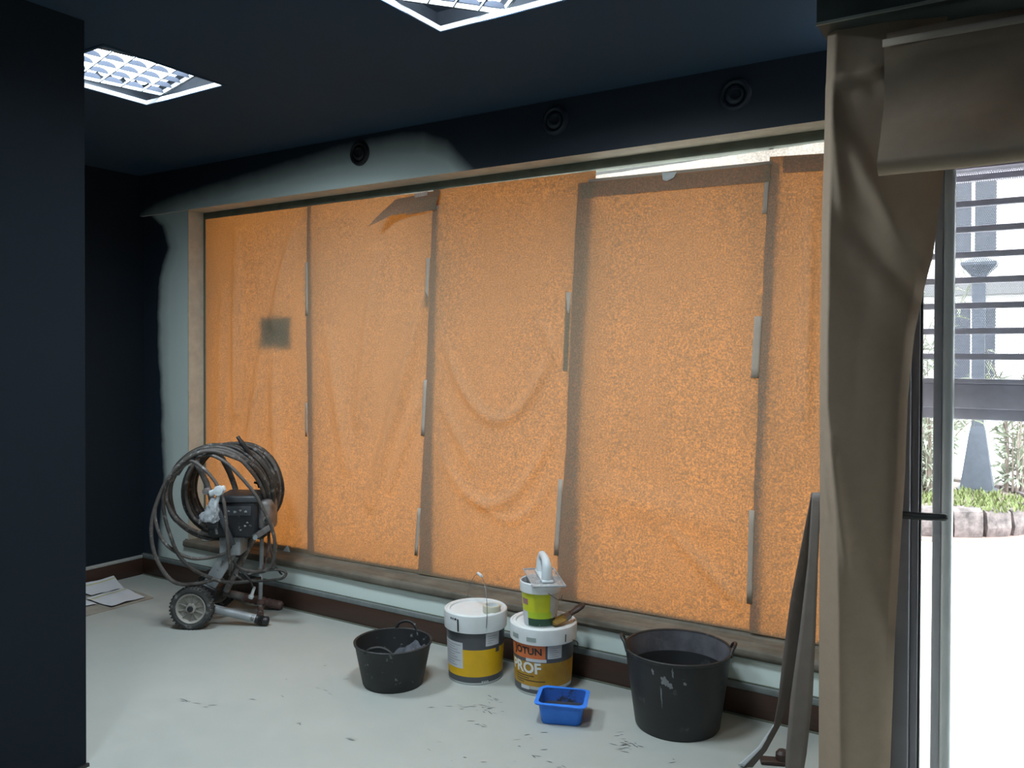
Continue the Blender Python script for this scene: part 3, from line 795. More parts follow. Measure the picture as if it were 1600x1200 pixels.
wrap_text('lettering', p2, R2, 'PROF', -72, 0.106, 0.054, M_PALEINK, 0.170, 0.0016, outline=0.035)
for k, (a, b) in enumerate(((-62, -18), (-62, -28), (-62, 4), (-62, -40))):
    wrap('text_line', p2, R2, a, b, 0.092 - 0.011 * k, 0.0955 - 0.011 * k, M_DGREEN if k % 2 else M_INK, 14, 1, 0.0014)
wrap('small_label', p2, R2, -48, -28, 0.028, 0.046, M_LABEL, 6, off=0.0016)
lb = wrap('sticker', p2, R2, 8, 36, 0.180, 0.240, M_LABEL, 10, off=0.0012)
for k in range(5): wrap('text_line', lb, R2, 11, 31 - (k * 5) % 9, 0.228 - 0.010 * k, 0.2303 - 0.010 * k, M_LINE, 6, 1, 0.0017)
RL2 = lambda z: 0.160 + 0.003 * (z - 0.246) / 0.06
wrap('grey_lid_sticker', p2, RL2, -62, -46, 0.264, 0.286, M_STRIP, 5, off=0.0010)
wrap('grey_lid_sticker', p2, RL2, -29, -12, 0.262, 0.282, M_STRIP, 6, off=0.0010)
wrap('black_paint_drip', p2, RL2, 39, 41, 0.256, 0.292, M_INK, 3, 3, 0.001)
tube('bail_wire', [(0.085, 0.128, 0.262), (0.078, 0.140, 0.250), (0.068, 0.158, 0.240), (0.064, 0.164, 0.222), (0.066, 0.158, 0.200), (0.070, 0.152, 0.190)], 0.0020, M_BLACKP, p2, 6, sub=4)
# small bucket on pail two
zb = H2 - 0.0085
sb = empty('small_bucket', (-2.010, 3.437, zb), face_ang(-2.01, 3.437), 'small lime-labelled bucket standing on the lid of the lettered pail', 'bucket')
R3 = cone(0.0775, 0.093, 0.19)
lathe('body', [(0.001, 0.003), (0.070, 0.003), (0.0775, 0.001), (0.0905, 0.160), (0.093, 0.196), (0.090, 0.196), (0.0875, 0.160), (0.080, 0.10)], plain('cloudy_white_plastic', (0.50, 0.52, 0.53), 0.45, dirt=(0.20, 0.19, 0.17), dirt_scale=14, dirt_lo=0.6, dirt_hi=0.7), sb, 48)
lathe('rim', [(0.0925, 0.166), (0.0985, 0.162), (0.100, 0.184), (0.099, 0.206), (0.0955, 0.210), (0.091, 0.206), (0.089, 0.185)], M_WHITEP, sb, 48)
wrap('yellow_label', sb, R3, -85, 32, 0.072, 0.160, M_LIME, 30)
wrap('lime_label', sb, R3, -45, 38, 0.042, 0.072, M_LIME2, 24)
wrap('green_label', sb, R3, -45, 60, 0.006, 0.042, M_DGREEN, 28)
wrap('pale_label', sb, R3, -85, -45, 0.006, 0.072, M_LABEL, 14)
wrap('red_grey_stamp', sb, R3, -72, -42, 0.104, 0.132, plain('dull_red_print', (0.32, 0.16, 0.16), 0.5), 8, off=0.001)
lathe('filler_contents', [(0.088, 0.172), (0.06, 0.178), (0.03, 0.174), (0.001, 0.18)], M_SLUDGE, sb, 24)
tube('bail_wire', [(0.092, 0.030, 0.172), (0.086, 0.060, 0.150), (0.070, 0.082, 0.132), (0.048, 0.096, 0.128), (0.02, 0.104, 0.140)], 0.0016, M_WIRE, sb, 6, sub=4)

# plastic float with a white handle lying across the small bucket
fl = empty('plastering_float', (-2.005, 3.46, zb + 0.212), math.radians(131), 'clear plastic float with a pale grip lying across the small bucket', 'plastering float')
fl.rotation_euler = (0, math.radians(-2.5), math.radians(131))
bm = bmesh.new(); add_box(bm, (-0.145, -0.078, 0.0), (0.145, 0.078, 0.004), None, 0.0015)
from_bm('blade_plate', bm, M_ACRYL, fl, True, 50)
bm = bmesh.new(); add_box(bm, (-0.145, -0.0785, -0.001), (-0.138, 0.0785, 0.005)); add_box(bm, (-0.138, 0.073, -0.001), (0.145, 0.0785, 0.005)); add_box(bm, (-0.138, -0.0785, -0.001), (0.145, -0.073, 0.005)); add_box(bm, (0.138, -0.073, -0.001), (0.145, 0.073, 0.005))
from_bm('plate_edge', bm, M_BAG, fl)
hp = [(-0.075, 0, 0.006), (-0.076, 0, 0.045), (-0.068, 0, 0.082), (-0.035, 0, 0.100), (0.02, 0, 0.103), (0.055, 0, 0.096), (0.070, 0, 0.072), (0.066, 0, 0.036), (0.060, 0, 0.006)]
bm = bmesh.new(); add_tube(bm, smooth_path(hp, 6), lambda t: 0.0225 + 0.005 * math.cos(2 * PI * t), 12)
from_bm('grip', bm, M_HANDLE, fl, True, 60)
bm = bmesh.new(); add_box(bm, (-0.105, -0.028, 0.004), (0.092, 0.028, 0.018), None, 0.005); from_bm('grip_base', bm, M_HANDLE, fl, True, 50)

# brush leaning on the pail lid
br = empty('paint_brush', (-1.892, 3.492, H2), math.radians(60), 'paint-clogged brush with dark handle lying on the lettered pail lid', 'brush')
def brush_part(name, secs, mat):
    bm = bmesh.new(); rings = []
    for (s, wy, wz, z) in secs:
        rings.append([bm.verts.new((s, wy * math.cos(2 * PI * k / 12), z + wz * math.sin(2 * PI * k / 12))) for k in range(12)])
    for a, b in zip(rings, rings[1:]):
        for k in range(12): bm.faces.new((a[k], a[(k + 1) % 12], b[(k + 1) % 12], b[k]))
    bm.faces.new(rings[0][::-1]); bm.faces.new(rings[-1])
    return from_bm(name, bm, mat, br, True, 60)
brush_part('bristles', [(-0.085, 0.040, 0.008, 0.010), (-0.06, 0.038, 0.012, 0.014), (-0.02, 0.032, 0.014, 0.024)], M_BRISTLE)
brush_part('ferrule', [(-0.022, 0.033, 0.015, 0.024), (0.005, 0.030, 0.014, 0.032)], M_WIRE)
brush_part('brush_handle', [(0.004, 0.027, 0.013, 0.032), (0.025, 0.014, 0.012, 0.042), (0.05, 0.022, 0.015, 0.054), (0.08, 0.021, 0.013, 0.067), (0.094, 0.010, 0.008, 0.073)], M_BRUSHH)

# ---------------------------------------------------------------- rubber tubs
def tub(x, y, r0, r1, h, label, mat, handles):
    t = empty('rubber_tub', (x, y, 0), face_ang(x, y), label, 'tub', 'black rubber tubs')
    w_ = 0.006
    lathe('body', [(0.001, 0.004), (r0 - 0.02, 0.004), (r0 - 0.006, 0.0), (r0, 0.010), (r0 + (r1 - r0) * 0.5, h * 0.5), (r1 - 0.002, h - 0.018), (r1 + 0.004, h - 0.012), (r1 + 0.006, h - 0.003), (r1 + 0.001, h),
                   (r1 - w_, h - 0.004), (r0 + (r1 - r0) * 0.5 - w_, h * 0.5), (r0 - w_, 0.014), (0.001, 0.012)], mat, t, 64)
    for a, hh, wd, out in handles:
        ar = math.radians(a); half = wd / r1 / 2; pts = []
        for k in range(9):
            f = k / 8; aa = ar + (f - 0.5) * 2 * half * (1.0 if 0 < k < 8 else 1.08)
            zz = h - 0.012 + hh * (math.sin(PI * f) ** 0.45 if 0 < k < 8 else 0)
            rr = r1 + 0.002 + out * math.sin(PI * f)
            pts.append((rr * math.cos(aa), rr * math.sin(aa), zz))
        tube('loop_handle', pts, 0.0075, mat, t, 8, sub=4)
    return t
ts = tub(-2.647, 3.108, 0.1465, 0.185, 0.208, 'small black rubber tub with dried plaster inside, beside the yellow pail', M_RUBBER, [(-22, 0.028, 0.135, -0.022), (158, 0.045, 0.115, 0.0)])
def sludge(u, v):
    a = 2 * PI * u; r = 0.001 + v * 0.158
    x, y = r * math.cos(a), r * math.sin(a)
    hump = max(0.0, (y * 0.9 - x * 0.30 + 0.02) / 0.16)
    z = 0.050 + 0.100 * hump ** 1.2 + (0.010 + 0.030 * min(1, hump)) * nz(x, y, 2, 24) + 0.012 * nz(x, y, 7, 60) * min(1, hump)
    rm = 0.138 + (z / 0.208) * 0.036
    k = min(1.0, rm / max(r, 1e-4))
    return Vector((x * k, y * k, z))
grid('dried_plaster', 64, 26, sludge, M_SLUDGE, ts)
tl = tub(-1.314, 3.425, 0.181, 0.2265, 0.340, 'large black rubber tub of dark paint under the wide paper sheet', M_RUBBER2, [(-82, 0.050, 0.10, 0.014), (86, 0.042, 0.10, 0.014)])
lathe('paint_contents', [(0.196, 0.175), (0.19, 0.172), (0.1, 0.172), (0.001, 0.172)], M_BLACKPAINT, tl, 48)
lathe('lit_dusty_lining', [(0.2198, 0.333), (0.1980, 0.170)], plain('dusty_lit_tub_wall', (0.085, 0.085, 0.100), 0.7, var=0.5, scale=6, dirt=(0.13, 0.13, 0.145), dirt_scale=9, dirt_lo=0.58, dirt_hi=0.72), tl, 64)  # added shell; dust and light inside the tub put into its greyer colour
RT = cone(0.181, 0.2265, 0.34)
def splat(parent, a, z, wa, hz, seed):
    bm = bmesh.new(); n = 18; ring = []
    for k in range(n):
        q = 2 * PI * k / n; m = 0.55 + 0.45 * abs(math.sin(q * 2.5 + seed)) + 0.25 * nz(math.cos(q), math.sin(q), seed, 2.5)
        aa = math.radians(a + wa * m * math.cos(q)); zz = z + hz * m * math.sin(q) - 0.3 * hz * math.cos(q); r = RT(zz) + 0.0012
        ring.append(bm.verts.new((r * math.cos(aa), r * math.sin(aa), zz)))
    r = RT(z) + 0.002; c = bm.verts.new((r * math.cos(math.radians(a)), r * math.sin(math.radians(a)), z))
    for k in range(n): bm.faces.new((ring[k], ring[(k + 1) % n], c))
    me = bpy.data.meshes.new('plaster_splash'); bm.to_mesh(me); bm.free()
    return link('plaster_splash', me, plain('light_dried_plaster', (0.22, 0.23, 0.25), 0.8, var=0.25), parent)
splat(tl, -14, 0.262, 4.5, 0.022, 1.0); splat(tl, -8, 0.245, 3.5, 0.016, 2.2); splat(tl, -27, 0.292, 1.6, 0.015, 3.1); splat(tl, 8, 0.258, 2.2, 0.008, 4.0); splat(tl, -18, 0.19, 1.0, 0.05, 5.0); splat(tl, -5, 0.30, 1.2, 0.022, 0.4)

# ---------------------------------------------------------------- blue basin
def rrect(hx, hy, r, n=5):
    out = []
    for (sx, sy, a0) in ((1, 1, 0), (-1, 1, 90), (-1, -1, 180), (1, -1, 270)):
        for k in range(n + 1):
            a = math.radians(a0 + 90 * k / n); out.append((sx * (hx - r) + r * math.cos(a), sy * (hy - r) + r * math.sin(a)))
    return out
ba = empty('plastic_basin', (-1.760, 3.205, 0), math.radians(22), 'blue rectangular plastic basin with paint residue, in front of the pails', 'basin')
def basin_shell(name, levels, mat, cap_first=False, cap_last=False):
    bm = bmesh.new(); rings = []
    for (hx, hy, r, z, wv) in levels:
        rings.append([bm.verts.new((x, y, z + wv * nz(x, y, 1.7, 14))) for x, y in rrect(hx, hy, r)])
    n = len(rings[0])
    for a, b in zip(rings, rings[1:]):
        for k in range(n): bm.faces.new((a[k], a[(k + 1) % n], b[(k + 1) % n], b[k]))
    if cap_first: bm.faces.new(rings[0][::-1])
    if cap_last: bm.faces.new(rings[-1])
    return from_bm(name, bm, mat, ba, True, 45)
basin_shell('outer_shell', [(0.083, 0.070, 0.022, 0.0, 0), (0.087, 0.074, 0.024, 0.006, 0), (0.098, 0.086, 0.026, 0.088, 0)], M_BLUE, cap_first=True)
basin_shell('rim', [(0.098, 0.086, 0.026, 0.086, 0), (0.113, 0.102, 0.030, 0.089, 0.004), (0.115, 0.104, 0.030, 0.095, 0.006), (0.110, 0.099, 0.030, 0.098, 0.006), (0.097, 0.085, 0.026, 0.096, 0.0)], M_BLUE)
basin_shell('inner_shell', [(0.097, 0.085, 0.026, 0.096, 0), (0.090, 0.078, 0.024, 0.040, 0), (0.084, 0.071, 0.022, 0.008, 0)], M_BLUEIN, cap_last=True)
basin_shell('paint_residue', [(0.0895, 0.0775, 0.024, 0.040, 0.004), (0.06, 0.05, 0.02, 0.040, 0.006), (0.02, 0.02, 0.01, 0.041, 0.0)], M_MUD, cap_last=True)

# ---------------------------------------------------------------- airless paint sprayer on its cart
sp = empty('paint_sprayer', (-4.000, 3.172, 0), math.radians(32.34), 'paint-spattered airless sprayer cart with a thick coil of hose', 'paint sprayer')
def wheel(y):
    Ry = Matrix.Translation((-0.167, y, 0.123)) @ Matrix.Rotation(PI / 2, 4, 'X')     # axis along the axle
    prof = [(0.088, -0.028), (0.100, -0.034), (0.114, -0.030), (0.1215, -0.018), (0.1225, 0.0), (0.1215, 0.018), (0.114, 0.030), (0.100, 0.034), (0.088, 0.028), (0.088, -0.028)]
    ty = lathe('tyre', prof, M_TYRE, sp, 48, M=Ry)
    bm = bmesh.new()
    for k in range(36):
        a = 2 * PI * k / 36
        for s in (-1, 1):
            add_box(bm, (0.1185, -0.0045, 0.006 * s if s > 0 else -0.026), (0.1255, 0.0045, 0.026 if s > 0 else -0.006), Ry @ Matrix.Rotation(a + (0.09 if s > 0 else 0), 4, 'Z'))
    from_bm('tread_blocks', bm, M_TYRE, ty)
    hb = lathe('hub', [(0.001, 0.030), (0.026, 0.030), (0.028, 0.024), (0.030, 0.012), (0.072, 0.012), (0.076, 0.024), (0.084, 0.030), (0.089, 0.026), (0.089, -0.026), (0.076, -0.020), (0.001, -0.020)], M_HUB, sp, 48, M=Ry)
    for k in range(10):
        bm = bmesh.new(); add_box(bm, (0.027, -0.0025, 0.011), (0.076, 0.0025, 0.022), Ry @ Matrix.Rotation(2 * PI * k / 10 + 0.2, 4, 'Z'))
        from_bm('hub_rib', bm, M_HUBD, hb)
    lathe('axle_cap', [(0.017, 0.030), (0.016, 0.038), (0.010, 0.041), (0.001, 0.041)], M_BLACKP, hb, 24, M=Ry)
wheel(0.0); wheel(0.40)
tube('axle', [(-0.167, -0.02, 0.123), (-0.167, 0.13, 0.123), (-0.167, 0.27, 0.123), (-0.167, 0.42, 0.123)], 0.010, M_STEELB, sp, 10, sub=2)
# feet
def foot(y, crust):
    f = tube('foot_tube', [(-0.10, y, 0.110), (-0.05, y, 0.098), (0.10, y, 0.062), (0.20, y, 0.038), (0.235, y, 0.030)], 0.024, M_STEELP if not crust else M_STEELB, sp, 14, sub=4)
    bm = bmesh.new(); add_tube(bm, smooth_path([(0.02 if crust else 0.185, y, 0.081 if crust else 0.042), (0.10 if crust else 0.21, y, 0.062 if crust else 0.036), (0.20 if crust else 0.23, y, 0.039 if crust else 0.031), (0.262, y, 0.027)], 6), lambda t: 0.0265 + 0.0025 * math.sin(t * 60) - 0.012 * max(0, t - 0.9) * 10, 14)
    from_bm('foot_cap', bm, M_RUST if crust else M_BLACKP, f, True, 60)
foot(0.055, False); foot(0.355, True)
# inclined column: flat plate and tube
def bar(name, a, b, wd, th, mat, parent=sp, bevel=0.004):
    a, b = Vector(a), Vector(b); d = b - a; L = d.length; d.normalize()
    yv = Vector((0, 1, 0)); xv = yv.cross(d).normalized(); yv = d.cross(xv)
    M = Matrix(((xv.x, yv.x, d.x, a.x), (xv.y, yv.y, d.y, a.y), (xv.z, yv.z, d.z, a.z), (0, 0, 0, 1)))
    bm = bmesh.new(); add_box(bm, (-wd / 2, -th / 2, 0), (wd / 2, th / 2, L), M, bevel)
    return from_bm(name, bm, mat, parent, True, 50)
bar('column_plate', (-0.145, 0.13, 0.165), (0.070, 0.13, 0.520), 0.082, 0.020, M_STEELP)
bar('column_bracket', (-0.155, 0.20, 0.115), (-0.105, 0.20, 0.215), 0.11, 0.19, M_BLACKP, bevel=0.012)
tube('column_tube', [(-0.055, 0.24, 0.150), (0.0, 0.24, 0.260), (0.08, 0.24, 0.415), (0.135, 0.24, 0.520)], 0.021, M_STEELB, sp, 12, sub=3)
bm = bmesh.new(); add_box(bm, (-0.04, 0.08, 0.405), (0.085, 0.32, 0.520), None, 0.008); from_bm('motor_bracket', bm, M_STEELP, sp, True, 50)
# motor housing
bm = bmesh.new(); add_box(bm, (-0.100, 0.045, 0.515), (0.195, 0.275, 0.735), None, 0.022); from_bm('motor_cover', bm, M_MOTOR, sp, True, 50)
mt = bm = bmesh.new(); add_box(bm, (-0.045, 0.035, 0.725), (0.205, 0.285, 0.765), None, 0.010); from_bm('control_lid', bm, M_MOTORTOP, sp, True, 50)
vn = box('vent_grille', (-0.092, 0.040, 0.575), (-0.030, 0.046, 0.670), M_MOTORTOP, sp, 0.002)
for k in range(6): box('vent_slot', (-0.087, 0.038, 0.582 + 0.015 * k), (-0.036, 0.0405, 0.588 + 0.015 * k), M_BLACKP, vn)
box('data_plate', (0.010, 0.0425, 0.650), (0.160, 0.0455, 0.705), M_MOTORTOP, sp, 0.001)
for x_, z_, s_, k_ in ((0.03, 0.676, 0.0087, 1), (0.065, 0.672, 0.0124, 2), (0.10, 0.680, 0.0099, 3), (0.13, 0.674, 0.0112, 4), (0.125, 0.59, 0.0099, 5), (0.10, 0.565, 0.0074, 6), (0.14, 0.61, 0.0087, 7)):
    bm = bmesh.new(); n = 12
    ring = [bm.verts.new((x_ + s_ * (0.35 + 0.65 * abs(math.sin(k_ + 2.3 * q))) * math.cos(2 * PI * q / n), 0.041, z_ + s_ * 0.8 * (0.3 + 0.7 * abs(math.cos(k_ * 2 + 1.7 * q))) * math.sin(2 * PI * q / n))) for q in range(n)]
    c = bm.verts.new((x_, 0.0395, z_))
    for q in range(n): bm.faces.new((ring[q], ring[(q + 1) % n], c))
    from_bm('paint_fleck', bm, M_STEELP, sp)
# pump end
bm = bmesh.new()
add_box(bm, (0.185, 0.07, 0.545), (0.265, 0.25, 0.735), None, 0.030)
pu = from_bm('pump_body', bm, M_PUMP, sp, True, 50)
bm = bmesh.new(); add_box(bm, (0.165, 0.06, 0.505), (0.225, 0.26, 0.560), None, 0.012); from_bm('pump_base', bm, M_BLACKP, pu, True, 50)
lathe('pressure_knob', [(0.020, 0.0), (0.022, 0.012), (0.016, 0.020), (0.001, 0.020)], M_PUMP, pu, 20, M=Matrix.Translation((0.245, 0.072, 0.620)) @ Matrix.Rotation(PI / 2, 4, 'X'))
lathe('pressure_bolt', [(0.010, 0.0), (0.010, 0.024), (0.001, 0.024)], M_BLACKP, pu, 14, M=Matrix.Translation((0.246, 0.070, 0.620)) @ Matrix.Rotation(PI / 2, 4, 'X'))
bar('outlet_arm', (0.175, 0.06, 0.520), (0.285, 0.05, 0.590), 0.034, 0.035, M_PUMP, pu)
lathe('outlet_bolt', [(0.014, 0.0), (0.014, 0.020), (0.001, 0.020)], M_STEELP, pu, 10, M=Matrix.Translation((0.190, 0.045, 0.525)) @ Matrix.Rotation(PI / 2, 4, 'X'))
# suction pipe with collars
sc = tube('suction_pipe', [(0.197, 0.14, 0.540), (0.193, 0.14, 0.40), (0.188, 0.14, 0.22), (0.184, 0.14, 0.045)], 0.0125, M_STEELP, sp, 12, sub=3)
for z_, r_, h_ in ((0.50, 0.020, 0.03), (0.30, 0.015, 0.02), (0.105, 0.021, 0.028), (0.070, 0.017, 0.02), (0.030, 0.019, 0.030)):
    lathe('pipe_collar', [(0.001, z_), (r_, z_), (r_ * 1.05, z_ + h_ / 2), (r_, z_ + h_), (0.001, z_ + h_)], M_RUST if z_ < 0.12 else M_PUMP, sc, 14, M=Matrix.Translation((0.186, 0.14, 0)))
tube('return_tube', [(0.235, 0.13, 0.55), (0.240, 0.12, 0.45), (0.225, 0.12, 0.37), (0.205, 0.12, 0.30)], 0.007, M_RUST, sp, 8)
lathe('drain_fitting', [(0.001, 0.0), (0.014, 0.004), (0.017, 0.018), (0.010, 0.028), (0.008, 0.075), (0.001, 0.078)], M_HANDLE, sp, 14, M=Matrix.Translation((0.138, 0.10, 0.145)) @ Matrix.Rotation(0.35, 4, 'Y'))
# handle: two posts and a cross bar
tube('handle_frame', [(-0.040, 0.06, 0.540), (-0.080, 0.06, 0.760), (-0.125, 0.06, 0.880), (-0.168, 0.065, 0.965), (-0.165, 0.11, 0.992), (-0.140, 0.18, 0.995), (-0.110, 0.25, 0.985), (-0.095, 0.29, 0.955), (-0.050, 0.30, 0.860), (-0.010, 0.30, 0.740), (0.02, 0.30, 0.540)], 0.017, M_STEELB, sp, 12, sub=5)
bar('cover_strut', (-0.045, 0.025, 0.735), (0.062, 0.025, 0.480), 0.030, 0.020, M_MOTORTOP)
# hose coil
def loop(cx0, cz0, r0, y0, y1, ph, seed, rx=1.0):
    pts = []
    for k in range(17):
        f = k / 16; a = ph + 2 * PI * f
        rr = r0 * (1 + 0.045 * nz(math.cos(a), math.sin(a), seed, 1.3))
        pts.append((cx0 + rr * rx * math.cos(a), y0 + (y1 - y0) * f + 0.015 * nz(f * 3, seed, 1, 1.5), cz0 + rr * math.sin(a)))
    return pts
for k in range(15):
    f = k / 14
    y0 = -0.03 + 0.38 * f
    pts = loop(-0.030 + 0.022 * nz(k, 0, 0, 1.7) + 0.02 * f, 0.765 + 0.020 * nz(k, 5, 0, 1.3) + 0.01 * f, 0.262 + 0.030 * nz(k, 9, 0, 2.1), y0, y0 + 0.03, 1.2 + 0.5 * k, k * 1.7, 1.0)
    if k < 6:                                   # front turns tuck in behind the motor at both ends
        pts = []
        for q in range(20):
            t_ = q / 19; a = -0.35 + 5.1 * t_; e = max(0.0, abs(t_ - 0.5) * 2 - 0.55) / 0.45
            yb = -0.06 + 0.026 * k + 0.025 * math.sin(a * 2 + k); rr = 0.258 + 0.007 * k + 0.022 * nz(math.cos(a), math.sin(a), k * 2.3, 1.4)
            pts.append((-0.030 + rr * math.cos(a), yb + (0.17 - yb) * e, 0.775 + rr * math.sin(a)))
    tube('hose_loop', pts, 0.0115, M_HOSE if k % 3 else M_HOSEL, sp, 8, sub=3)
# slack outer loops hanging to the left
tube('slack_hose', [(0.19, 0.04, 0.93), (0.10, -0.05, 1.00), (-0.03, -0.10, 1.045), (-0.15, -0.10, 1.005), (-0.255, -0.10, 0.90), (-0.325, -0.10, 0.76), (-0.360, -0.10, 0.615), (-0.350, -0.09, 0.47), (-0.300, -0.07, 0.345), (-0.240, -0.04, 0.275), (-0.15, 0.02, 0.255), (-0.06, 0.08, 0.268)], 0.0115, M_HOSEL, sp, 9, sub=5)
tube('slack_hose', [(0.08, 0.05, 1.015), (-0.05, -0.05, 1.025), (-0.17, -0.09, 0.965), (-0.27, -0.09, 0.86), (-0.335, -0.10, 0.73), (-0.325, -0.10, 0.60), (-0.27, -0.09, 0.50), (-0.17, -0.06, 0.43), (-0.09, 0.0, 0.41), (0.01, 0.04, 0.43), (0.04, 0.05, 0.47)], 0.010, M_HOSEL, sp, 9, sub=5)
tube('slack_hose', [(-0.12, -0.09, 1.005), (-0.24, -0.10, 0.915), (-0.290, -0.10, 0.80), (-0.285, -0.10, 0.68), (-0.250, -0.11, 0.57), (-0.205, -0.11, 0.46), (-0.135, -0.09, 0.375), (-0.03, -0.04, 0.30), (0.06, 0.01, 0.268), (0.15, 0.06, 0.262), (0.20, 0.10, 0.27)], 0.0105, M_HOSE, sp, 9, sub=5)
tube('slack_hose', [(-0.18, 0.0, 0.985), (-0.05, -0.08, 1.022), (0.06, -0.11, 0.985), (0.15, -0.11, 0.90), (0.225, -0.10, 0.805), (0.275, -0.08, 0.70), (0.315, -0.05, 0.58), (0.320, -0.02, 0.46), (0.285, 0.02, 0.36), (0.21, 0.06, 0.315), (0.10, 0.10, 0.318), (0.04, 0.12, 0.34)], 0.010, M_HOSEL, sp, 9, sub=5)
tube('gun_hose', [(-0.24, -0.02, 0.90), (-0.15, -0.09, 0.985), (-0.06, -0.13, 0.955), (0.01, -0.14, 0.885), (0.055, -0.14, 0.80), (0.075, -0.14, 0.70), (0.080, -0.13, 0.58), (0.078, -0.10, 0.47), (0.060, -0.02, 0.38), (0.03, 0.06, 0.30)], 0.0095, M_HOSEL, sp, 9, sub=5)
tube('power_cable', [(0.13, 0.06, 0.30), (0.20, 0.05, 0.315), (0.30, 0.02, 0.340), (0.375, 0.0, 0.330), (0.355, 0.0, 0.295), (0.27, 0.03, 0.275), (0.19, 0.06, 0.262), (0.12, 0.07, 0.262), (0.05, 0.08, 0.30)], 0.008, M_HOSE, sp, 8, sub=5)
tube('power_cable', [(0.05, 0.05, 0.385), (0.10, 0.05, 0.325), (0.15, 0.05, 0.275), (0.165, 0.06, 0.23)], 0.006, M_CABLE, sp, 8, sub=4)
tube('power_cable', [(0.25, 0.10, 0.56), (0.27, 0.06, 0.45), (0.30, 0.04, 0.37), (0.335, 0.02, 0.325), (0.35, 0.01, 0.315)], 0.005, M_CABLE, sp, 8, sub=4)
tube('hose_end', [(0.090, 0.02, 1.115), (0.110, 0.02, 1.085), (0.135, 0.03, 1.045), (0.16, 0.05, 1.00)], lambda t: 0.011 + 0.003 * (t > 0.3), M_CABLE, sp, 10, sub=3)
for k in range(5):
    tube('loose_cable', [(0.03 + 0.02 * k, 0.32, 0.93 - 0.03 * k), (0.10, 0.33 + 0.01 * k, 0.88 + 0.015 * k), (0.16 - 0.01 * k, 0.33, 0.93 - 0.04 * k), (0.20, 0.34, 0.86), (0.16, 0.34, 0.79 + 0.01 * k), (0.09 + 0.015 * k, 0.33, 0.80)], 0.0075, M_CABLE, sp, 7, sub=4)
# spray gun with plastic film wrapped round it
gn = bar('spray_gun', (-0.020, -0.13, 0.805), (0.070, -0.13, 0.840), 0.034, 0.030, M_HANDLE, bevel=0.008)
lathe('gun_head', [(0.001, -0.020), (0.026, -0.016), (0.031, 0.0), (0.026, 0.020), (0.001, 0.024)], M_HANDLE, gn, 18, M=Matrix.Translation((0.038, -0.140, 0.826)) @ Matrix.Rotation(PI / 2, 4, 'X'))
lathe('gun_tip', [(0.001, -0.018), (0.018, -0.016), (0.018, 0.016), (0.001, 0.018)], M_PUMP, gn, 14, M=Matrix.Translation((-0.035, -0.135, 0.822)) @ Matrix.Rotation(PI / 2, 4, 'X'))
tube('gun_handle', [(0.036, -0.135, 0.820), (0.028, -0.138, 0.775), (0.018, -0.14, 0.740), (0.010, -0.14, 0.69)], 0.012, M_HANDLE, gn, 10, sub=3)
def bag(u, v):
    a = 2 * PI * u; z = 0.785 - 0.135 * v
    r = 0.014 + 0.034 * min(1, v * 1.3)
    k = 1 + 0.50 * nz(math.cos(a) * 1.5, math.sin(a) * 1.5, v * 2.2 + 3, 2.1) + 0.30 * nz(math.cos(a) * 3, math.sin(a) * 3, v * 5, 2.3)
    return Vector((0.012 - 0.035 * v + r * 1.05 * k * math.cos(a), -0.135 + r * 0.6 * k * math.sin(a), z + 0.025 * nz(math.cos(a), math.sin(a), 7, 2) * v))
grid('plastic_wrap', 30, 16, bag, M_BAG, gn)

# bottle on the sill behind the sprayer
bo = empty('spray_bottle', (-4.835, 3.72, 0.312), 0, 'small green-labelled bottle with blue cap on the sill behind the sprayer', 'bottle')
lathe('body', [(0.001, 0.0), (0.036, 0.0), (0.040, 0.006), (0.040, 0.135), (0.034, 0.155), (0.016, 0.165), (0.001, 0.165)], M_WHITEP, bo, 30)
lathe('label_wrap', [(0.0405, 0.022), (0.0405, 0.128)], plain('dark_green_label', (0.05, 0.075, 0.04), 0.45, var=0.2), bo, 30)
bm = bmesh.new(); Mz = Matrix.Rotation(math.radians(-37), 4, 'Z')
add_box(bm, (-0.022, -0.0425, 0.095), (0.022, -0.040, 0.116)); from_bm('yellow_stripe', bm, M_LIME, bo).rotation_euler = (0, 0, 0.55)
bm = bmesh.new(); add_box(bm, (-0.022, -0.0425, 0.035), (0.022, -0.040, 0.065)); from_bm('pale_stripe', bm, M_STRIP, bo).rotation_euler = (0, 0, 0.55)
lathe('cap', [(0.018, 0.165), (0.019, 0.168), (0.019, 0.200), (0.014, 0.206), (0.001, 0.206)], plain('deep_blue_plastic', (0.02, 0.03, 0.22), 0.4), bo, 24)

# ---------------------------------------------------------------- cardboard with papers by the left wall
cb = prism('cardboard_sheet', [(-4.868, 2.80), (-4.864, 3.328), (-5.02, 3.35), (-5.44, 3.37), (-5.45, 2.78)], 0.0, 0.006, M_CARD)
tag(cb, 'flat brown cardboard sheet on the floor by the left wall', 'cardboard')
def leaf_sheet(corners, lift, label, seed, stripe=True):
    t = empty('paper_leaflet', (corners[0][0], corners[0][1], 0.007), 0, label, 'paper', 'white papers on the cardboard')
    o = Vector((corners[0][0], corners[0][1], 0.007))
    A, B, Cc, D = (Vector((c[0], c[1])) for c in corners)
    def P(u, v, dz):
        q = A * (1 - u) * (1 - v) + B * u * (1 - v) + Cc * u * v + D * (1 - u) * v
        z = 0.008 + dz + lift * (v ** 1.6) + 0.010 * (1 + nz(u * 2, v * 2, seed, 1.2)) * 0.9
        return Vector((q.x, q.y, z)) - o
    grid('sheet', 16, 16, lambda u, v: P(u, v, 0), M_PAPERW, t)
    if stripe: grid('yellow_fold', 16, 2, lambda u, v: P(u, 0.80 + 0.06 * v, 0.0012), M_PAPERY, t)
    return t
